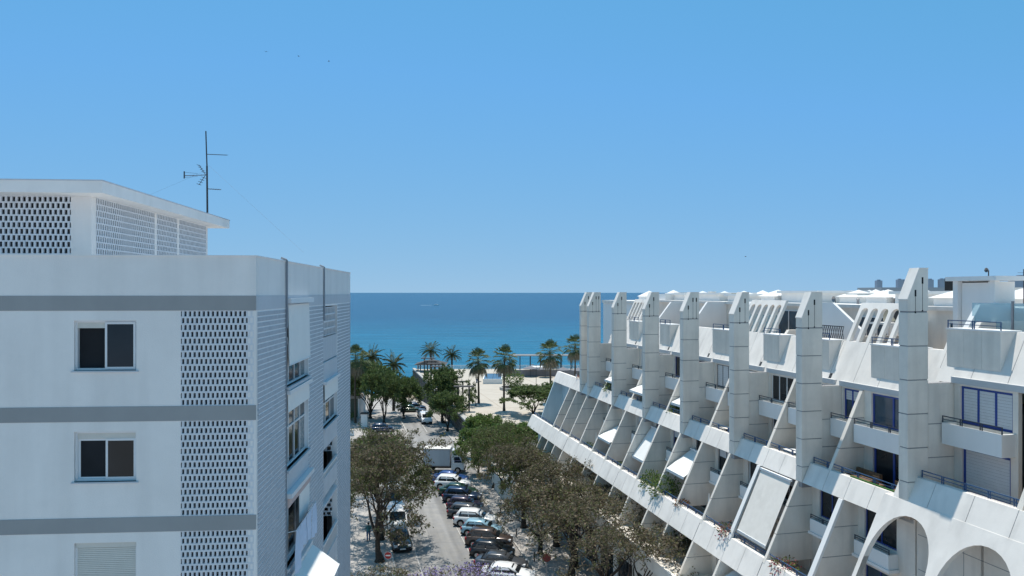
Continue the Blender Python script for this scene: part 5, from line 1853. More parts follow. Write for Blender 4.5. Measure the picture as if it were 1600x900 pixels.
def van(x, y, rot, label, paint, L=5.0, Hh=2.1, w=.96, glasses=True, cat='van', name='delivery_van', nose=.85, z=0.0, ladder=False):
    t = thing(name, label, cat, (x, y, z), rot, 'vans parked along the street')
    h = L / 2
    b = MB(); b.smooth = False
    prof = [(-h, .30), (-h, Hh - .16), (-h + .12, Hh), (h - nose - .75, Hh), (h - nose - .45, Hh - .10), (h - .62, 1.16), (h - .18, .98), (h, .72), (h, .28)]
    for k, y0 in ((1, w),):
        secs = []
        for s, yy, sh in ((-1, -w, 0), (-1, -w * .9, 1), (1, w * .9, 1), (1, w, 0)):
            pass
    b.prism_y(prof, -w, w)
    me = bevel(b.mesh('body', paint), .07, 2)
    inst('body', me, t)
    g = MB()
    x0, x1, z0, z1 = h - .62, h - nose - .45, 1.20, Hh - .13
    sl_ = (x1 - x0) / (z1 - z0)
    g.add([(x0 + .035, -w * .84, z0), (x0 + .035, w * .84, z0), (x1 + .035, w * .80, z1), (x1 + .035, -w * .80, z1), (x0 + .0, -w * .84, z0 - .02), (x0 + .0, w * .84, z0 - .02), (x1, w * .80, z1 - .02), (x1, -w * .80, z1 - .02)],
          [(0, 1, 2, 3), (7, 6, 5, 4), (0, 4, 5, 1), (1, 5, 6, 2), (2, 6, 7, 3), (3, 7, 4, 0)])
    g.build('windscreen', M['carglass'], t)
    for s in (-1, 1):
        q = MB()
        ya, yb = sorted((s * (w - .01), s * (w + .008)))
        q.prism_y([(h - .80, 1.18), (h - nose - .55, Hh - .28), (h - nose - 1.2, Hh - .28), (h - nose - 1.2, 1.18)], ya, yb)
        q.build('side_window', M['carglass'], t)
        q = MB(); ya, yb = sorted((s * w * .55, s * w * .9)); q.box(h - .16, h + .012, ya, yb, .72, .92); q.build('headlight', M['lamp_w'], t)
        q = MB(); ya, yb = sorted((s * w * .78, s * w * .97)); q.box(-h - .012, -h + .1, ya, yb, .8, 1.25); q.build('taillight', M['lamp_r'], t)
        q = MB(); ya, yb = sorted((s * (w - .02), s * (w + .2))); q.box(h - .98, h - .84, ya, yb, 1.2, 1.45); q.build('mirror', M['black'], t)
    q = MB(); q.box(h - .1, h + .03, -w * .95, w * .95, .26, .5); q.box(-h - .02, -h + .1, -w * .95, w * .95, .26, .48); q.build('bumper', M['black'], t)
    q = MB(); q.box(h + .03, h + .045, -.26, .26, .34, .45); q.build('number_plate', M['plate'], t)
    for sx_ in (-h + .85, h - .85):
        for s in (-1, 1):
            tm = MB(); tm.tube((0, -.11, 0), (0, .11, 0), .34, n=16)
            wl = tm.build('wheel', M['tyre'], t, (sx_, s * (w - .10), .34))
            rm = MB(); rm.tube((0, -.115, 0), (0, .115, 0), .19, n=10); rm.build('rim', M['rim'], wl)
    return t
van(*kerbside(6.2, 76.0), SD, 'white van with a dark windscreen parked behind the black car on the left', WHT, 4.9, 1.95)
van(*kerbside(6.2, 82.3), SD, 'second white van, under the jacaranda behind the first van', WHT, 5.4, 2.4)
van(*kerbside(16.6, 136.5), SD, 'small white van parked by the plaza wall at the far end of the street', WHT, 4.3, 1.85)
car('hatchback', *kerbside(16.7, 142.6), SD, GRY, 'grey car parked just behind the small white van')

def truck(x, y, rot, label):
    t = thing('box_truck', label, 'truck', (x, y, 0), rot)
    b = MB(); b.box(-2.4, 1.2, -1.1, 1.1, .95, 3.2)
    me = bevel(b.mesh('cargo_box', mat('truck_box_grey', (.44, .47, .50), .55, .05, .8, streak=.08)), .04)
    bx = inst('cargo_box', me, t)
    r_ = MB(); r_.box(-2.35, 1.15, -1.05, 1.05, 3.21, 3.25); r_.build('box_roof', M['canvas_b'], bx)
    for q in (-1.125, 1.10):
        e = MB(); e.box(-2.41, 1.21, q, q + .025, .94, 1.02); e.build('edge_trim', M['metal'], bx)
        e = MB(); e.box(-2.41, 1.21, q, q + .025, 3.12, 3.2); e.build('edge_trim', M['metal'], bx)
        for xx in (-2.38, 1.18):
            e = MB(); e.box(xx - .04, xx + .04, q, q + .025, 1.02, 3.12); e.build('edge_trim', M['metal'], bx)
    c = MB()
    c.prism_y([(1.32, .45), (1.32, 2.30), (1.55, 2.42), (2.45, 2.36), (2.95, 1.45), (3.05, 1.2), (3.05, .45)], -1.0, 1.0)
    inst('cab', bevel(c.mesh('cab', WHT), .06, 2), t)
    d = MB(); d.prism_y([(1.4, 2.42), (1.4, 3.05), (1.7, 3.05), (2.35, 2.40)], -.85, .85); inst('wind_deflector', bevel(d.mesh('wind_deflector', WHT), .05, 2), t)
    g = MB(); g.add([(3.00, -.86, 1.46), (3.00, .86, 1.46), (2.52, .82, 2.30), (2.52, -.82, 2.30), (2.96, -.86, 1.44), (2.96, .86, 1.44), (2.48, .82, 2.28), (2.48, -.82, 2.28)],
                    [(0, 1, 2, 3), (7, 6, 5, 4), (0, 4, 5, 1), (1, 5, 6, 2), (2, 6, 7, 3), (3, 7, 4, 0)])
    g.build('windscreen', M['carglass'], t)
    for s in (-1, 1):
        q = MB(); ya, yb = sorted((s * .99, s * 1.012)); q.prism_y([(2.75, 1.42), (2.38, 2.18), (1.75, 2.18), (1.75, 1.42)], ya, yb); q.build('side_window', M['carglass'], t)
        q = MB(); ya, yb = sorted((s * .98, s * 1.25)); q.box(2.75, 2.88, ya, yb, 1.5, 2.0); q.build('mirror', M['black'], t)
        q = MB(); ya, yb = sorted((s * .55, s * .92)); q.box(3.0, 3.07, ya, yb, .72, .92); q.build('headlight', M['lamp_w'], t)
    q = MB(); q.box(-2.4, 2.9, -.42, .42, .55, .93); q.box(-2.5, -2.35, -1.0, 1.0, .5, .7); q.box(3.02, 3.10, -1.0, 1.0, .36, .62); q.build('chassis', M['black'], t)
    for sx_ in (-1.4, 2.2):
        for s in (-1, 1):
            tm = MB(); tm.tube((0, -.14, 0), (0, .14, 0), .42, n=16)
            wl = tm.build('wheel', M['tyre'], t, (sx_, s * .88, .42))
            rm = MB(); rm.tube((0, -.15, 0), (0, .15, 0), .22, n=10); rm.build('rim', M['rim'], wl)
truck(-9.35, 99.2, R(-3), 'box truck with pale grey body and white cab at the end of the parked row')

# motor scooters by the left kerb
def scooter(x, y, rot, label, col):
    t = thing('motor_scooter', label, 'scooter', (x, y, 0), rot, 'scooters on the left pavement')
    b = MB()
    b.prism_y([(-.75, .45), (-.7, .72), (-.1, .76), (.05, .42), (.35, .36), (.5, .95), (.58, .95), (.55, .30), (-.2, .25)], -.16, .16)
    inst('body', bevel(b.mesh('body', col), .03), t)
    s = MB(); s.box(-.68, -.02, -.14, .14, .76, .84); s.build('seat', M['black'], t)
    h = MB(); h.tube((.5, -.32, 1.05), (.5, .32, 1.05), .02); h.tube((.52, 0, .9), (.5, 0, 1.05), .03); h.build('handlebar', M['black'], t)
    for xx in (-.55, .68):
        w_ = MB(); w_.tube((xx, -.06, .24), (xx, .06, .24), .24, n=14); w_.build('wheel', M['tyre'], t)
scooter(-13.2, 73.4, R(70), 'dark teal motor scooter beside the walking person', P_('teal', (.03, .10, .12)))
scooter(-21.2, 121.5, R(100), 'black motor scooter under the left evergreens', BLK)
# ------------------------------------------------------------------ signs, lamps, people, plaza things
def no_entry(x, y, label, red, bar, h=2.25, rad=.31, rot=0.0, bm=None):
    t = thing('no_entry_sign' if bar else 'round_road_sign', label, 'road sign', (x, y, 0), rot)
    p = MB(); p.tube((0, 0, -.1), (0, 0, h + rad * .8), .032, n=8); p.build('pole', M['metal'], t)
    d = MB(); d.tube((0, -.05, h), (0, -.034, h), rad, n=28)
    dd = d.build('disc', red, t)
    e = MB(); n = 28
    for i in range(n):
        a, b = 6.2832 * i / n, 6.2832 * (i + 1) / n
        e.quad((math.cos(a) * rad * .93, -.0535, h + math.sin(a) * rad * .93), (math.cos(b) * rad * .93, -.0535, h + math.sin(b) * rad * .93),
               (math.cos(b) * rad * .995, -.0535, h + math.sin(b) * rad * .995), (math.cos(a) * rad * .995, -.0535, h + math.sin(a) * rad * .995))
    e.build('rim_line', M['sign_white'] if bar else M['rust'], dd)
    if bar:
        b = MB(); b.box(-rad * .66, rad * .66, -.056, -.05, h - rad * .17, h + rad * .17); b.build('white_bar', M['sign_white'], dd)
    c = MB(); c.box(-.06, .06, -.036, .04, h - .12, h - .06); c.box(-.06, .06, -.036, .04, h + .06, h + .12); c.build('clamp', M['metal'], t)
no_entry(-10.25, 61.2, 'red no entry sign with a white bar on a post by the left kerb', M['sign_red'], True)
no_entry(2.84, 60.7, 'dull red road sign on a grey post on the right pavement', M['sign_dull'], False, rad=.36)

def lamp(x, y, h, label, z0=0.0, arm=1):
    t = thing('street_lamp', label, 'street lamp', (x, y, z0), 0, 'street lamps')
    p = MB(); p.tube((0, 0, 0), (0, 0, .9), .09, .08, 8); p.tube((0, 0, .9), (0, 0, h), .055, .04, 8); p.build('pole', M['metal_d'], t)
    q = MB(); q.tube((0, 0, h - .1), (arm * .7, 0, h + .05), .03, .025, 6); q.build('arm', M['metal_d'], t)
    q = MB(); q.prism_y([(arm * .55, h), (arm * 1.05, h + .06), (arm * 1.05, h + .13), (arm * .55, h + .15)] if arm > 0 else [(arm * 1.05, h + .06), (arm * .55, h), (arm * .55, h + .15), (arm * 1.05, h + .13)], -.13, .13); q.build('lantern', M['metal'], t)
lamp(-6.7, 137, 4.4, 'thin lamp post on the plaza left of the first fan palm', ZP)
lamp(4.9, 150, 6.3, 'thin lamp post between the planter and the beach pavilion', ZP, -1)
lamp(-31.0, 205, 7.5, 'dark lamp post down on the beach promenade', -4.4)
lamp(-25.0, 206, 4.5, 'short dark lamp post beside the plaza corner', -4.4)
lamp(5.3 - K * 92, 92, 6.0, 'lamp post under the left jacarandas', 0)

# one walker on the left pavement, a few people far off on the plaza
def person(x, y, rot, label, top, legs, z0=0.0, hair=(.02, .015, .012), stride=.28, sc=1.0, detail=True):
    t = thing('person', label, 'person', (x, y, z0), rot)
    skin = mat('skin_tone', (.45, .27, .19), .6, .05, 8) if 'skin' not in M else M['skin']
    M['skin'] = skin
    verts = [(0, 0, .95), (0, .0, 1.15), (0, -.01, 1.36), (0, .0, 1.48), (0, .03, 1.62),
             (.10, 0, .90), (.11, stride * .45, .50), (.11, stride * .15, .08), (.11, stride * .15 + .16, .04),
             (-.10, 0, .90), (-.11, -stride * .1, .50), (-.11, -stride * .8, .10), (-.11, -stride * .8 + .15, .04),
             (.19, -.01, 1.39), (.25, -.10, 1.12), (.25, .02, .90), (.25, .07, .80),
             (-.19, -.01, 1.39), (-.25, .06, 1.13), (-.24, .20, .93), (-.24, .26, .84)]
    edges = [(0, 1), (1, 2), (2, 3), (3, 4), (0, 5), (5, 6), (6, 7), (7, 8), (0, 9), (9, 10), (10, 11), (11, 12), (2, 13), (13, 14), (14, 15), (15, 16), (2, 17), (17, 18), (18, 19), (19, 20)]
    rad = [.14, .13, .15, .055, .085, .10, .065, .045, .035, .10, .065, .045, .035, .062, .045, .034, .03, .062, .045, .034, .03]
    me = bpy.data.meshes.new('body')
    me.from_pydata(verts, edges, [])
    o = inst('body', me, t, scale=(sc, sc, sc))
    md = o.modifiers.new('skin', 'SKIN'); md.use_smooth_shade = True
    for i, v in enumerate(me.skin_vertices[0].data):
        v.radius = (rad[i], rad[i] * (.72 if i in (0, 1, 2) else 1)); v.use_root = (i == 0)
    ss = o.modifiers.new('sub', 'SUBSURF'); ss.levels = 1; ss.render_levels = 2 if detail else 1
    me.materials.append(skin)
    def cloth(name, parts, m):
        b = MB(); b.smooth = True
        for p0, p1, r0, r1 in parts: b.tube(p0, p1, r0, r1, 10)
        return inst(name, b.mesh(name, m), t, scale=(sc, sc, sc))
    V = verts
    cloth('shirt', [((0, 0, .90), (0, 0, 1.16), .175, .165), ((0, 0, 1.16), (0, -.01, 1.40), .165, .19), ((0, -.01, 1.40), (0, 0, 1.47), .19, .085), (V[13], V[14], .085, .07), (V[17], V[18], .085, .07), ((-.02, -.01, 1.38), V[17], .1, .085), ((.02, -.01, 1.38), V[13], .1, .085)], top)
    cloth('trousers', [((0, 0, .93), (0, 0, .84), .17, .17), (V[5], V[6], .115, .08), (V[6], V[7], .08, .062), (V[9], V[10], .115, .08), (V[10], V[11], .08, .062)], legs)
    cloth('shoe', [((.11, stride * .15 - .06, .045), V[8], .055, .045), ((-.11, -stride * .8 - .06, .045), V[12], .055, .045)], M['black'])
    hb = MB(); hb.smooth = True
    n = 10
    rings = []
    for i in range(6):
        a = math.pi * .5 * i / 5
        rings.append([(math.cos(6.283 * j / n) * .105 * math.cos(a), -.005 + .028 + math.sin(6.283 * j / n) * .118 * math.cos(a) - .012, 1.65 + math.sin(a) * .118) for j in range(n)])
    loft(hb, [[(p[0], p[1] - .02, p[2] - .07) for p in rings[0]]] + rings)
    inst('hair', hb.mesh('hair', mat('dark_hair', hair, .7, .1, 8)), t, scale=(sc, sc, sc))
    nz = MB(); nz.tube((0, .10, 1.63), (0, .135, 1.60), .012, .018, 5)
    for s in (-1, 1): nz.tube((s * .09, .03, 1.60), (s * .098, .02, 1.645), .022, .018, 5)
    inst('nose_and_ears', nz.mesh('nose_and_ears', skin), t, scale=(sc, sc, sc))
    fg = MB()
    for hx, hy, hz, s in ((.25, .07, .80, 1), (-.24, .26, .84, -1)):
        for k in range(4):
            fg.tube((hx + s * .0, hy - .03 + k * .02, hz), (hx - s * .012, hy - .025 + k * .024, hz - .085 - (.012 if k in (1, 2) else 0)), .0105, .008, 5)
        fg.tube((hx, hy + .03, hz + .02), (hx - s * .02, hy + .075, hz - .03), .012, .009, 5)
    inst('finger', fg.mesh('finger', skin), t, scale=(sc, sc, sc))
    return t
TEAL = mat('teal_cotton', (.05, .16, .18), .9, .08, 6)
DENIM = mat('blue_denim', (.07, .13, .24), .9, .1, 6)
BEIGE = mat('beige_cotton', (.42, .36, .28), .9, .08, 6)
DKCL = mat('dark_cotton', (.03, .03, .04), .9, .08, 6)
person(-13.9, 71.6, R(12), 'dark haired person in a teal top and blue trousers walking away on the left pavement', TEAL, DENIM)
person(3.6, 152, R(80), 'tiny distant person in dark clothes on the plaza beside the lamp post', DKCL, DKCL, ZP, detail=False)
person(-8.2, 172, R(200), 'tiny distant person in beige near the pergola on the plaza', BEIGE, DENIM, ZP, detail=False)

# ---- stone wall, railing and things of the plaza
rw = thing('retaining_wall', 'dark rough stone wall that carries the left edge of the plaza', 'wall', W(21.5, 113, 0))
wx_ = W(21.5, 113)
r_ = random.Random(12)
core = MB(); st = MB()
def wp(y, off, z): 
    p = W(21.5 - off, y); return (p[0] - wx_[0], p[1] - wx_[1], z)
core.add([wp(113, 0, -6), wp(203, 0, -6), wp(203, .3, -6), wp(113, .3, -6), wp(113, 0, 3.0), wp(203, 0, 3.0), wp(203, .3, 3.0), wp(113, .3, 3.0)],
         [(0, 1, 2, 3), (4, 7, 6, 5), (0, 4, 5, 1), (1, 5, 6, 2), (2, 6, 7, 3), (3, 7, 4, 0)])
core.build('wall', M['stonewall'], rw)
y = 113.0
z = -5.0
while z < 2.7:
    y = 113 + r_.random()
    hh_ = .42 + r_.random() * .22
    while y < 202.5:
        l = .7 + r_.random() * 1.1
        if z + hh_ > gz(y) - .1:
            d0 = .34 + r_.random() * .14
            st.add([wp(y, .28, z), wp(y + l, .28, z), wp(y + l - .05, d0, z + .04), wp(y + .05, d0, z + .04), wp(y, .28, z + hh_), wp(y + l, .28, z + hh_), wp(y + l - .05, d0, z + hh_ - .04), wp(y + .05, d0, z + hh_ - .04)],
                   [(0, 1, 2, 3), (4, 7, 6, 5), (1, 5, 6, 2), (2, 6, 7, 3), (3, 7, 4, 0)])
        y += l + .04
    z += hh_ + .03
st.build('stone', M['stonewall'], rw, kind='stuff')
cp_ = MB()
cp_.add([wp(113, -.25, 3.0), wp(203, -.25, 3.0), wp(203, .55, 3.0), wp(113, .55, 3.0), wp(113, -.25, 3.28), wp(203, -.25, 3.28), wp(203, .55, 3.28), wp(113, .55, 3.28)],
        [(0, 1, 2, 3), (4, 7, 6, 5), (0, 4, 5, 1), (1, 5, 6, 2), (2, 6, 7, 3), (3, 7, 4, 0)])
cp_.build('coping', M['kerb'], rw)
fr = thing('glass_balustrade', 'white railing with pale glass along the seaward edge of the plaza', 'railing', (-26, 203, ZP))
b = MB(); b.box(0, 62, -.04, .04, 1.0, 1.08)
for i in range(32): b.box(i * 2 - .04, i * 2 + .04, -.03, .03, 0, 1.0)
b.build('rail', M['white_clean'], fr)
for i in range(31):
    b = MB(); b.box(i * 2 + .06, i * 2 + 1.94, -.012, .012, .12, .95); b.build('pane', M['clear'], fr)
# gazebo
gzb = thing('gazebo', 'open gazebo with a grey stepped timber roof at the sea corner of the plaza', 'gazebo', (-21.5, 197, ZP))
for xx in (-3.2, 3.2):
    for yy in (-2.5, 2.5):
        b = MB(); b.box(xx - .12, xx + .12, yy - .12, yy + .12, 0, 2.7); b.build('post', M['metal_d'], gzb)
RG = mat('grey_timber_roof', (.10, .095, .095), .9, .12, 3)
for k in range(6):
    b = MB(); b.prism_y([(-4.2 + k * .62, 2.7 + k * .26), (-4.2 + k * .62 + .75, 2.7 + k * .26 + .26), (4.2 - k * .62 - .75, 2.7 + k * .26 + .26), (4.2 - k * .62, 2.7 + k * .26)], -3.4 + k * .45, 3.4 - k * .45)
    b.build('roof_course', RG, gzb)
gzb.scale = (1, 1, .74)
# pergola: a row of portals with flat grey slats
pg = thing('pergola', 'row of slender portals with short flat grey canopies on the left of the plaza', 'pergola', (-7.6, 131, ZP))
for i in range(9):
    y = i * 7.0
    x = -K * y * .95
    hh_ = 4.3
    for dx in (0, -1.9):
        b = MB(); b.box(x + dx - .13, x + dx + .13, y - .13, y + .13, 0, hh_); b.build('post', M['wood'] if False else M['metal_d'], pg)
    b = MB(); b.box(x - 2.7, x + .9, y - .7, y + .7, hh_, hh_ + .16); b.build('canopy', RG, pg)
# glass skylight
sk = thing('skylight', 'long low white skylight box with a blue glass lid on the plaza', 'skylight', (-4.5, 176, ZP))
b = MB()
for x0, x1, y0, y1 in ((-2.2, 2.2, -6, -5.8), (-2.2, 2.2, 5.8, 6), (-2.2, -2.0, -5.8, 5.8), (2.0, 2.2, -5.8, 5.8)): b.box(x0, x1, y0, y1, 0, 1.1)
b.build('base', M['white_clean'], sk)
for i in range(2):
    for j in range(4):
        b = MB(); b.box(-1.95 + i * 1.98, -.03 + i * 1.98, -5.7 + j * 2.88, -2.9 + j * 2.88, .98, 1.03); b.build('pane', glass_mat('skylight_glass', (.02, .05, .10)) if (i + j) == 0 else bpy.data.materials['skylight_glass'], sk)
pl_ = thing('stone_planter', 'round stone planter ring around the plaza bush', 'planter', (.3, 160, ZP))
b = MB(); n = 20
for i in range(n):
    a0, a1 = 6.2832 * i / n, 6.2832 * (i + 1) / n
    pts = []
    for zz in (0, .6):
        for rr, aa in ((3.0, a0), (3.0, a1), (2.6, a1), (2.6, a0)): pts.append((math.cos(aa) * rr, math.sin(aa) * rr, zz))
    b.add(pts, [(0, 3, 2, 1), (4, 5, 6, 7), (0, 1, 5, 4), (2, 3, 7, 6)])
b.build('ring', M['kerb'], pl_)
b = MB(); b.tube((0, 0, 0), (0, 0, .5), 2.62, n=20); b.build('soil', M['bark'], pl_)
# beach pavilion with a long flat canopy
pv = thing('beach_pavilion', 'low beach pavilion with a long thin canopy and grey back wall beyond the plaza', 'building', (9.5, 194, ZP))
b = MB(); b.box(-10.5, 12, -2.0, 2.4, 5.15, 5.38); b.build('canopy', mat('pale_canopy', (.22, .23, .24), .8, .05, 1), pv)
for i in range(9):
    for yy in (-1.8, 2.2):
        b = MB(); b.box(-10.2 + i * 2.7, -10.0 + i * 2.7, yy - .1, yy + .1, 0, 5.15); b.build('post', M['metal_d'], pv)
b = MB(); b.box(-10, 14, -9, -8.6, 0, 1.9); b.box(-13, -10, -8.9, -8.5, 0, 2.6); b.build('wall', mat('grey_pavilion_wall', (.22, .22, .24), .9, .1, 1.5), pv)
b = MB(); b.box(-4.6, -1.4, -7.4, -4.2, 0, 2.3); b.box(-4.8, -1.2, -7.6, -4.0, 2.3, 2.5); b.build('kiosk', M['white_clean'], pv)
pv.scale = (1, 1, .86)
def parasol(x, y, label, m):
    t = thing('parasol', label, 'parasol', (x, y, ZP), 0, 'parasols by the beach pavilion')
    b = MB(); b.tube((0, 0, 0), (0, 0, 2.7), .04, n=6); b.build('pole', M['metal_d'], t)
    b = MB(); n = 8
    for i in range(n):
        a0, a1 = 6.2832 * i / n, 6.2832 * (i + 1) / n
        b.add([(math.cos(a0) * 1.9, math.sin(a0) * 1.9, 2.1), (math.cos(a1) * 1.9, math.sin(a1) * 1.9, 2.1), (0, 0, 2.75), (math.cos(a0) * 1.9, math.sin(a0) * 1.9, 2.0), (math.cos(a1) * 1.9, math.sin(a1) * 1.9, 2.0)],
              [(0, 1, 2), (0, 3, 4, 1)])
    b.build('canopy', m, t)
GCAN = mat('grey_canvas', (.20, .20, .22), .9, .08, 3)
for i, (x, y) in enumerate(((12.5, 181), (16.2, 180), (8.2, 183), (20, 181), (4.6, 184.5))):
    parasol(x, y, ('grey parasol in the middle of the five by the beach pavilion', 'grey parasol right of the middle one by the beach pavilion', 'grey parasol left of the middle one by the beach pavilion',
                   'grey parasol nearest the terraced block by the beach pavilion', 'grey parasol farthest left, next to the plaza bush')[i], GCAN)
# kiosk and gate posts at the left of the junction
kk = thing('beach_kiosk', 'small kiosk with a flat grey roof and white end wall behind the left palms', 'building', (-31.6, 145, 0))
b = MB(); b.box(-3.2, 2.0, -2.5, 2.5, 0, 3.6); b.build('wall', mat('kiosk_green_wall', (.10, .12, .09), .9, .1, 1), kk)
b = MB(); b.prism_y([(-3.8, 3.6), (2.4, 3.6), (2.2, 4.1), (-3.6, 4.3)], -3.1, 3.1); b.build('roof', mat('kiosk_roof', (.34, .31, .29), .9, .1, 2), kk)
b = MB(); b.box(2.0, 2.3, -3.0, 3.0, 0, 3.9); b.build('end_wall', M['white_clean'], kk)
gp_ = thing('gate_pier', 'white gate pier with a dark cap beside the left evergreens', 'gate pier', (-26.4, 132.5, 0))
b = MB(); b.box(-.55, .55, -.55, .55, 0, 2.3); b.build('pier', M['white_clean'], gp_)
b = MB(); b.box(-.7, .7, -.7, .7, 2.3, 2.45); b.build('cap', M['metal_d'], gp_)
lw = thing('garden_wall', 'low white garden wall with a dark coping left of the junction', 'wall', (-31, 124, 0))
b = MB(); b.box(-6, 4.5, -.15, .15, 0, .9); b.build('wall', M['white_clean'], lw)
b = MB(); b.box(-6.05, 4.55, -.2, .2, .9, 1.0); b.build('coping', M['kerb'], lw)
bk_ = thing('beach_hut', 'small white hut with a green roof by the beach at the street end', 'building', W(17.2, 196, -3.7))
b = MB(); b.box(-1.9, 1.9, -1.5, 1.5, 0, 3.0); b.build('wall', M['white_clean'], bk_)
b = MB(); b.box(-2.4, 2.4, -2.0, 2.0, 3.0, 3.3); b.build('roof', M['leaf_dark'] if False else mat('green_roof', (.03, .07, .03), .9, .15, 2), bk_)
b = MB(); b.box(-.4, .5, -1.52, -1.48, 0, 2.1); b.build('door', M['metal_d'], bk_)
for y, l in ((66.0, 'bollard nearest the dull red sign on the right pavement'), (72.6, 'dark bollard on the right pavement before the light blue car'), (79.6, 'dark bollard on the right pavement before the grey estate car')):
    t = thing('bollard', l, 'bollard', (*W(17.7, y)[:2], 0), 0, 'bollards along the right pavement')
    b = MB(); b.tube((0, 0, 0), (0, 0, .75), .06, n=8); b.tube((0, 0, .75), (0, 0, .82), .075, .05, n=8); b.build('post', M['metal_d'], t)

# ---- awnings, furniture and small things on the terraced block
def slope_awning(y0, y1, x0, z0, x1, z1, label, m, th=.03, drop=.12, group='awnings on the terraced block'):
    t = rthing('awning', label, 'awning', group)
    c = MB()
    c.add([(x0, y0, z0), (x1, y0, z1), (x1, y1, z1), (x0, y1, z0), (x0, y0, z0 - th), (x1, y0, z1 - th), (x1, y1, z1 - th), (x0, y1, z0 - th)],
          [(0, 1, 2, 3), (7, 6, 5, 4), (0, 4, 5, 1), (1, 5, 6, 2), (2, 6, 7, 3), (3, 7, 4, 0)])
    c.build('fabric', m, t)
    b = MB(); b.box(x1 - .04, x1 + .03, y0, y1, z1 - .06, z1 + .015); b.build('front_bar', M['frame_w'], t)
    if drop:
        v = MB(); v.box(x1 - .03, x1 - .015, y0, y1, z1 - .06 - drop, z1 - .06); v.build('valance', m, t)
    k = MB(); k.box(x0 - .08, x0 + .08, y0 - .03, y1 + .03, z0 + .01, z0 + .13); k.build('cassette', M['frame_w'], t)
    return t
slope_awning(37.15, 40.15, rk(13.25) - .12, 13.25, rk(9.75) - .05, 9.75, 'huge beige blind stretched down the slope between two thick white fins', M['canvas_b'])
slope_awning(48.2, 51.0, .7, 12.2, -1.3, 10.9, 'white awning low between fins next to the lower terrace shrub', M['canvas_w'])
slope_awning(55.2, 58.2, .7, 12.6, -1.0, 10.3, 'steep white awning between two fins in the middle of the lower terrace', M['canvas_w'])
slope_awning(62.2, 65.3, .7, 11.6, -1.5, 10.6, 'white awning beside the grey fin toward the sea end of the lower terrace', M['canvas_w'])
slope_awning(58.9, 62.0, 2.3, 16.0, .3, 15.3, 'bright white awning over the upper terrace between the third and fourth pillars from the sea', M['canvas_w'])
slope_awning(51.8, 54.8, 2.3, 15.9, .9, 15.2, 'white canopy above the small green shrub of the upper terrace', M['canvas_w'])
slope_awning(37.2, 40.2, -1.5, 7.55, -3.6, 6.5, 'white awning of the bottom storey below the lower parapet, at the bottom edge', M['canvas_w'])
slope_awning(66.3, 69.1, 2.4, 16.1, .6, 15.4, 'small white awning next to the green shrub by the far pillars', M['canvas_w'])

def table(x, y, z, label, m=None):
    t = rthing('terrace_table', label, 'table', 'tables on the terraces')
    b = MB(); b.box(x - .42, x + .42, y - .6, y + .6, z + .70, z + .74); b.build('tabletop', m or M['white_clean'], t)
    for sx_ in (-.36, .36):
        for sy_ in (-.52, .52):
            b = MB(); b.box(x + sx_ - .025, x + sx_ + .025, y + sy_ - .025, y + sy_ + .025, z, z + .70); b.build('leg', M['frame_w'], t)
def chair(x, y, z, label, m=None, rot=1):
    t = rthing('terrace_chair', label, 'chair', 'chairs on the terraces')
    m = m or M['frame_w']
    b = MB(); b.box(x - .22, x + .22, y - .22, y + .22, z + .42, z + .46); b.build('seat', m, t)
    b = MB(); b.box(x + rot * .19, x + rot * .22, y - .22, y + .22, z + .46, z + .88) if rot > 0 else b.box(x - .22, x - .19, y - .22, y + .22, z + .46, z + .88); b.build('backrest', m, t)
    for sx_ in (-.19, .19):
        for sy_ in (-.19, .19):
            b = MB(); b.box(x + sx_ - .018, x + sx_ + .018, y + sy_ - .018, y + sy_ + .018, z, z + .42); b.build('leg', m, t)
table(-1.0, 41.3, 8.15, 'white terrace table beside the big beige blind')
chair(-1.0, 42.4, 8.15, 'white chair at the table beside the big beige blind')
table(1.4, 47.3, 13.75, 'beige round edged table on the upper terrace behind the blue railing', M['canvas_b'])
table(1.5, 39.4, 13.75, 'white table on the upper terrace behind the striped railing')
chair(1.6, 31.2, 13.75, 'dark wooden armchair on the upper terrace by the thick fin', M['wood'])
chair(1.7, 32.4, 13.75, 'dark wooden chair on the upper terrace next to the navy framed window', M['wood'], -1)
table(-1.2, 70.2, 8.15, 'white table on the lower terrace near the pale blue end')
chair(1.2, 80.4, 13.75, 'white chair at the sea end of the upper terrace')
def sofa(x, y, z, label):
    t = rthing('terrace_sofa', label, 'sofa')
    b = MB(); b.box(x - .38, x + .38, y - .9, y + .9, z + .12, z + .40); b.build('base', M['wood'], t)
    for k in (-.45, .45):
        b = MB(); b.box(x - .36, x + .30, y + k - .43, y + k + .43, z + .40, z + .54); b.build('cushion', M['wood'], t)
    b = MB(); b.box(x + .30, x + .44, y - .9, y + .9, z + .40, z + .85); b.build('backrest', M['wood'], t)
sofa(1.7, 33.6, 13.75, 'brown outdoor sofa behind the railing near the tall near pillar')
hg_ = rthing('turf_strip', 'strip of green artificial turf along the top of the parapet below the navy windows', 'turf strip')
b = MB(); b.box(rk(F1[1]) + .10, rk(F1[1]) + .20, 29.3, 33.2, F1[1] + .005, F1[1] + .06); b.build('turf', M['greenmat'], hg_)
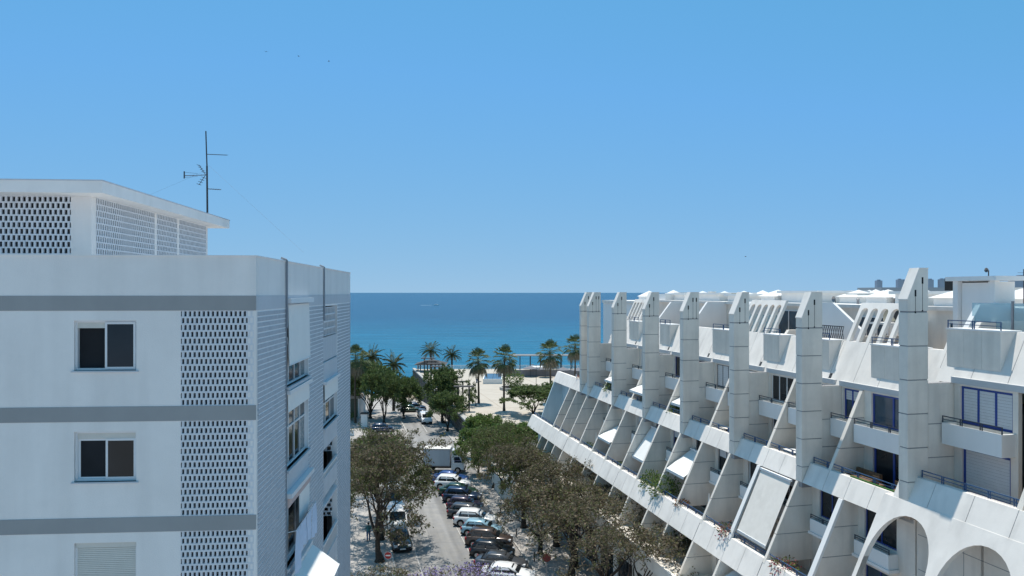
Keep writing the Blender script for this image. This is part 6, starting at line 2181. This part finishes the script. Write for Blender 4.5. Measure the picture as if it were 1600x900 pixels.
# roof terrace clutter between the pillars
lf = rthing('lattice_railing', 'black zigzag metal railing on the roof terrace right of the seventh pillar', 'railing')
b = MB(); b.box(3.9, 3.94, 38.0, 40.6, 21.95, 22.0); b.box(3.9, 3.94, 38.0, 40.6, 21.22, 21.26); b.build('rail', M['metal_d'], lf)
b = MB()
for i in range(13):
    y = 38.0 + i * .2
    b.tube((3.92, y, 21.24), (3.92, y + .2, 21.97), .016, n=4); b.tube((3.92, y + .2, 21.24), (3.92, y, 21.97), .016, n=4)
b.build('zigzag', M['metal_d'], lf, kind='stuff')
gw = MB(); gw.add([(5.4, 38.3, 20.66), (5.4, 42.6, 20.66), (5.4, 42.6, 23.35), (5.4, 41.0, 23.35), (5.4, 38.3, 21.7), (5.6, 38.3, 20.66), (5.6, 42.6, 20.66), (5.6, 42.6, 23.35), (5.6, 41.0, 23.35), (5.6, 38.3, 21.7)],
                  [(0, 4, 3, 2, 1), (5, 6, 7, 8, 9), (0, 1, 6, 5), (1, 2, 7, 6), (2, 3, 8, 7), (3, 4, 9, 8), (4, 0, 5, 9)])
gw.build('gable_wall', M['white_clean'], RB)
for y0, y1, x1, z1 in ((50.4, 51.2, 7.0, 23.3), (57.2, 57.5, 7.0, 23.2), (64.2, 64.5, 7.0, 23.1), (29.9, 30.2, 7.0, 23.4)):
    gw = MB(); gw.prism_y([(4.2, 20.66), (4.2, 21.6), (5.4, z1), (x1 + .18, z1), (x1 + .18, 20.66)], y0, y1); gw.build('terrace_divider', M['white_clean'], RB)
bb_ = rthing('bamboo_blind', 'brown slatted bamboo blind under the roof parapet right of the fourth pillar from the sea', 'blind')
for i in range(16):
    b = MB(); b.box(1.98, 2.0, 52.2, 54.3, 16.95 + i * .108, 17.04 + i * .108); b.build('slat', M['wood'], bb_)
for i, (y, zf, lv, lab) in enumerate(((60.6, 13.75, F1, 'potted shrub on the upper terrace under the bright white awning'), (46.2, 13.75, F1, 'potted plant on the upper terrace behind the beige table'), (63.4, 8.15, F2, 'potted plant on the lower terrace under the white awning toward the sea'),
        (59.8, 8.15, F2, 'potted plant on the lower terrace between two grey fins'), (38.6, 13.75, F1, 'potted plant beside the white table behind the striped railing'), (33.9, 8.15, F2, 'leafy pot next to the reddish plants of the lower terrace'), (68.4, 8.15, F2, 'small pot near the white table by the pale blue end'))):
    bush('potted_plant', rb_world(rk(lv[1]) + .75 + (i % 3) * .35, y, zf), 30 + i, .42, .42, lab, 'plant', None, 170, .16, 0, GT, pot=.4)
for i, (y, lab) in enumerate(((44.9, 'folded white parasol on the lower terrace left of the big beige blind'), (66.9, 'folded white parasol on the lower terrace near the far pillars'))):
    t = rthing('folded_parasol', lab, 'parasol')
    b = MB(); b.tube((-1.1, y, 8.15), (-1.1, y, 10.6), .025, n=6); b.build('pole', M['frame_w'], t)
    b = MB(); b.tube((-1.1, y, 9.2), (-1.1, y, 10.55), .13, .03, 8); b.build('canopy', M['canvas_w'], t)
# wind screens of glass on the near roof terrace
ws = rthing('glass_windscreen', 'tall pale glass wind screen with grey posts on the near roof terrace', 'glass screen')
for i in range(5):
    y = 18.6 + i * 2.3
    b = MB(); b.box(5.0, 5.08, y - .05, y + .05, 21.75, 23.6); b.build('post', M['metal'], ws)
    b = MB(); b.box(5.03, 5.05, y + .07, y + 2.23, 21.85, 23.5); b.build('pane', M['clear'], ws)
for y0, y1, lab in ((45.8, 49.8, 'glass wind screen beside the arches of the middle roof terrace'),):
    w2 = rthing('glass_windscreen', lab, 'glass screen')
    for i in range(3):
        y = y0 + i * 1.9
        b = MB(); b.box(4.6, 4.66, y - .03, y + .03, 20.65, 22.5); b.build('post', M['frame_w'], w2)
        if i < 2:
            b = MB(); b.box(4.62, 4.64, y + .04, y + 1.86, 20.75, 22.4); b.build('pane', M['clear'], w2)
def dish(x, y, z, label, r=.12):
    t = rthing('satellite_dish', label, 'satellite dish', 'dishes on the roofs')
    b = MB(); n = 14
    cs = [(0, 0, 0)] + [(-.12 * k / 3 * k / 3 * 1.0, math.cos(6.2832 * i / n) * r * k / 3, math.sin(6.2832 * i / n) * r * k / 3) for k in (1, 2, 3) for i in range(n)]
    fs = [(0, 1 + i, 1 + (i + 1) % n) for i in range(n)] + [(1 + k * n + i, 1 + k * n + (i + 1) % n, 1 + (k + 1) * n + (i + 1) % n, 1 + (k + 1) * n + i) for k in range(2) for i in range(n)]
    b.add([(x + p[0], y + p[1], z + .32 + p[2]) for p in cs], fs)
    b.build('reflector', M['metal'], t)
    b = MB(); b.tube((x + .02, y, z), (x + .02, y, z + .32), .03, n=6); b.tube((x, y, z + .32), (x - .25, y, z + .28), .012, n=4); b.build('bracket', M['metal_d'], t)
dish(7.0, 31.0, 24.82, 'small dark satellite dish on the white stair tower')
dish(8.6, 45.0, 23.22, 'dark satellite dish beside the arch screen of the middle roof', .2)
dish(9, 37.4, 23.9, 'round grey dish on the white roof room beyond the near pillar')
def aircon(x, y, z, label):
    t = rthing('air_conditioner', label, 'air conditioner', 'air conditioners on the terraced block')
    b = MB(); b.box(x - .2, x + .2, y - .45, y + .45, z + .06, z + .72); b.build('casing', mat('aircon_beige', (.45, .42, .33), .6, .05, 3) if 'aircon_beige' not in bpy.data.materials else bpy.data.materials['aircon_beige'], t)
    b = MB(); b.tube((x, y - .465, z + .39), (x, y - .445, z + .39), .26, n=16); b.build('fan_grille', M['metal_d'], t)
    b = MB(); b.box(x - .2, x - .12, y - .4, y + .4, z, z + .06); b.box(x + .12, x + .2, y - .4, y + .4, z, z + .06); b.build('foot', M['metal'], t)
aircon(5.7, 36.2, 22.3, 'beige air conditioner on a ledge above the arch screen')
aircon(9, 58.8, 23.22, 'air conditioner on the roof beyond the fourth pillar')
aircon(9.5, 41.0, 23.22, 'air conditioner on the roof behind the nearest but one pillar')
lg = MB(); lg.box(4.8, 7.19, 35.2, 36.9, 22.18, 22.29); lg.build('ledge', M['white_clean'], RB)
dk = thing('roof_water_tank', 'black square tank on the white roofs right of the arch screens', 'tank', rb_world(13, 38, 23.22), RA)
b = MB(); b.box(-1.1, 1.1, -.9, .9, .9, 1.7); b.build('tank', M['black'], dk)
b = MB(); b.box(-.9, .9, -.7, .7, 0, .9); b.build('stand', M['white_clean'], dk)

r_ = random.Random(77)
for i in range(34):                            # vents, flues and parapets on the roof deck of the terraced block
    x, y = r_.uniform(8.5, 20), r_.uniform(16, 74)
    b = MB(); k = r_.random(); h = r_.uniform(.3, .75)
    if k < .45: b.box(x - r_.uniform(.3, 1.2), x + .4, y - .3, y + r_.uniform(.3, 1.4), 23.2, 23.2 + h); b.build('roof_upstand', M['white_clean'] if k < .3 else M['white_dirty'], RB)
    elif k < .75: b.tube((x, y, 23.2), (x, y, 23.2 + h), .09, n=7); b.tube((x, y, 23.2 + h), (x, y, 23.3 + h), .14, .05, 7); b.build('flue', M['metal'], RB)
    else: b.box(x - .25, x + .25, y - .25, y + .25, 23.2, 23.3 + h); b.box(x - .32, x + .32, y - .32, y + .32, 23.3 + h, 23.36 + h); b.build('chimney', M['white_dirty'], RB)
ant = rthing('roof_aerial', 'thin aerial on the white roofs right of the second arch screen', 'antenna')
b = MB(); b.tube((12, 33.5, 23.2), (12, 33.5, 25.3), .025, n=5); b.tube((11.6, 33.5, 25.1), (12.4, 33.5, 25.1), .012, n=4); b.tube((11.7, 33.5, 24.9), (12.3, 33.5, 24.9), .012, n=4); b.build('mast', M['metal_d'], ant)

# ---- white town behind the terraced block, far buildings, boat, birds
GB_ = 'white roofs behind the terraced block'
r_ = random.Random(33)
def back_block(x, y, rot, w, d, h, label, caps):
    t = thing('white_villa', label, 'building', (x, y, 0), rot, GB_)
    b = MB(); b.box(-w, w, -d, d, 0, h); b.build('wall', M['white_clean'], t)
    b = MB(); b.box(-w - .15, w + .15, -d - .15, d + .15, h, h + .35); b.build('parapet', M['white'], t)
    for k in range(caps):
        cx, cy = r_.uniform(-w * .75, w * .75), r_.uniform(-d * .8, d * .2)
        s = r_.uniform(.7, 1.2)
        q = MB(); q.box(cx - s, cx + s, cy - s, cy + s, h + .35, h + .9); q.pyramid(cx - s * 1.15, cx + s * 1.15, cy - s * 1.15, cy + s * 1.15, h + .9, h + .9 + s * .72)
        q.build('roof_lantern', M['white_clean'], t)
    for k in range(3):
        cx, cy, s = r_.uniform(-w * .8, w * .8), r_.uniform(-d * .8, d * .8), r_.uniform(.5, 1.1)
        q = MB(); q.box(cx - s, cx + s, cy - s, cy + s, h + .35, h + .35 + r_.uniform(.6, 1.2)); q.build('chimney', M['white_dirty'], t)
    for i in range(int(w / 1.6)):
        q = MB(); xx = -w + 1.2 + i * 3.2; q.box(xx, xx + 1.5, -d - .03, -d + .1, h - 2.4, h - .9); q.build('window', M['glass_blue'], t)
labs = ['white flat roofed block with pyramid lanterns behind the far pillars', 'white block with pyramid lanterns behind the slotted screen', 'white block with two lanterns behind the fourth pillar',
        'white block with lanterns behind the middle arch screen', 'white block with chimneys beyond the nearest arch screen', 'white block with a broad parapet behind the tallest pillar', 'white block at the right edge behind the glass wind screen']
for i, (X, Y, w, d, h) in enumerate(((20, 96, 6, 7, 22.6), (31, 98, 6, 8, 22.7), (42, 92, 6, 8, 22.8), (47, 78, 6, 8, 22.9), (50, 66, 6, 7, 23.0), (56, 62, 5.5, 8, 23.0), (68, 64, 8, 8, 23.4))):
    back_block(X, Y, RA + r_.uniform(-.05, .05), w, d, h, labs[i], 3)
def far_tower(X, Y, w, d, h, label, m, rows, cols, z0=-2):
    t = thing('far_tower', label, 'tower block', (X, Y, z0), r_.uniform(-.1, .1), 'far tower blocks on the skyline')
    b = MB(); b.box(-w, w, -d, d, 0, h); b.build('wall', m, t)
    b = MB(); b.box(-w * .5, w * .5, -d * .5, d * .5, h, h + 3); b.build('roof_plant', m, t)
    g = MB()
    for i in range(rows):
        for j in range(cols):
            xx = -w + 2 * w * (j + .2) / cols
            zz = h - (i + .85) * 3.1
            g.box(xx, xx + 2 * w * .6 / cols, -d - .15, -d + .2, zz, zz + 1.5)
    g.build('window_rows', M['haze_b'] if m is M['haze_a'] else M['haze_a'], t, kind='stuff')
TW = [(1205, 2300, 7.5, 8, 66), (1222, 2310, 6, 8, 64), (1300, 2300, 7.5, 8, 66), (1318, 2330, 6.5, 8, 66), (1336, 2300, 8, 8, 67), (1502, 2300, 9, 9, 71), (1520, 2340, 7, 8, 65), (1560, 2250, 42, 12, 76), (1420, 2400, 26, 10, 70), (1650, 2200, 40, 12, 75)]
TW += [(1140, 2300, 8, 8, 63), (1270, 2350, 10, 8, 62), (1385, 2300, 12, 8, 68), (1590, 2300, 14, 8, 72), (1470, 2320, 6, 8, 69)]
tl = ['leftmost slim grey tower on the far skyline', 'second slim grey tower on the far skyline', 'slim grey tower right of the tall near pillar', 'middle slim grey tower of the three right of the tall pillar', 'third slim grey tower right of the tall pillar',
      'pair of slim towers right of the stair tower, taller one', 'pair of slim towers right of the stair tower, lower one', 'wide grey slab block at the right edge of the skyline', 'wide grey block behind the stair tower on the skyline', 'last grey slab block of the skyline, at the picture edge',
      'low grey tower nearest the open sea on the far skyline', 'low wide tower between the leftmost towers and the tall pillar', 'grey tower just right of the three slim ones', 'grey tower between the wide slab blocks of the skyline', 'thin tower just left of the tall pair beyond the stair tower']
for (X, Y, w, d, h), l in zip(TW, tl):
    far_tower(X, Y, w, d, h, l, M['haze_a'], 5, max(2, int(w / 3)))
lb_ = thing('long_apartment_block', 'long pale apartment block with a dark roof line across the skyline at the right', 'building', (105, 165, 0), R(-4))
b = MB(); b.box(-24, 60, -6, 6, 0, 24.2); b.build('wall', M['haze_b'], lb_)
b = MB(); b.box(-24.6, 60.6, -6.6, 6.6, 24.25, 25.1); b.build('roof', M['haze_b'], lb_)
b = MB(); b.box(-24.1, 60.1, -6.15, 6.1, 23.2, 24.2); b.build('painted_roof_shadow', M['haze_a'], lb_)  # solid darker strip: shade below the roof edge put into colour
for i in range(20):
    q = MB(); q.box(-22 + i * 4.1, -20.2 + i * 4.1, -6.08, -5.9, 19.6, 21.4); q.build('window', M['glass_blue'], lb_)
bt_ = thing('motor_boat', 'tiny white motor boat far out on the sea', 'boat', (-165, 1615, -4.0), R(0))
b = MB()
b.prism_z([(-6, -1.8), (3, -1.8), (6.5, 0), (3, 1.8), (-6, 1.8)], 0, 1.3); b.build('hull', M['white_clean'], bt_)
b = MB(); b.prism_y([(-2.5, 1.3), (-2.2, 2.8), (.8, 2.8), (2.4, 1.3)], -1.2, 1.2); b.build('cabin', M['white_clean'], bt_)
wk = MB(); wk.add([(-7, -1.2, .03), (-7, 1.2, .03), (-34, 5, .03), (-34, -5, .03)], [(0, 1, 2, 3)])
tag(wk.build('wake_foam', mat('sea_foam', (.55, .66, .72), .8, .2, .3), None, (-165, 1615, -3.99)), kind='stuff')
def bird(x, y, z, rot, label):
    t = thing('gull', label, 'bird', (x, y, z), rot, 'birds in the sky')
    b = MB(); b.smooth = True
    loft(b, [[(math.cos(6.283 * j / 6) * r0, xx, math.sin(6.283 * j / 6) * r0) for j in range(6)] for xx, r0 in ((-.22, .008), (-.12, .045), (.05, .07), (.16, .05), (.22, .035), (.27, .008))])
    for s in (-1, 1):
        b.add([(0, .12, .03), (s * .25, .14, .13), (s * .55, .0, .05), (s * .25, .02, .12), (0, -.06, .03), (0, .12, .015), (s * .25, .14, .115), (s * .25, .02, .105), (0, -.06, .015)],
              [(0, 1, 3, 4), (1, 2, 3), (5, 8, 7, 6), (6, 7, 2)])
    b.add([(-.02, -.2, .0), (.02, -.2, .0), (.07, -.36, .0), (-.07, -.36, .0)], [(0, 1, 2, 3)])
    b.build('body', M['metal_d'], t)
D_ = 180.0
for (px, py, ro, l) in ((-384, 376, .5, 'leftmost of the three birds high in the left of the sky'), (-333, 369, 1.3, 'middle one of the three birds high in the left of the sky'), (-286, 361, 2.2, 'rightmost of the three birds high in the left of the sky'), (365, 56, .8, 'lone bird low over the terraced block')):
    bird(px * D_ / 1155, D_, 24 + py * D_ / 1155, ro, l)
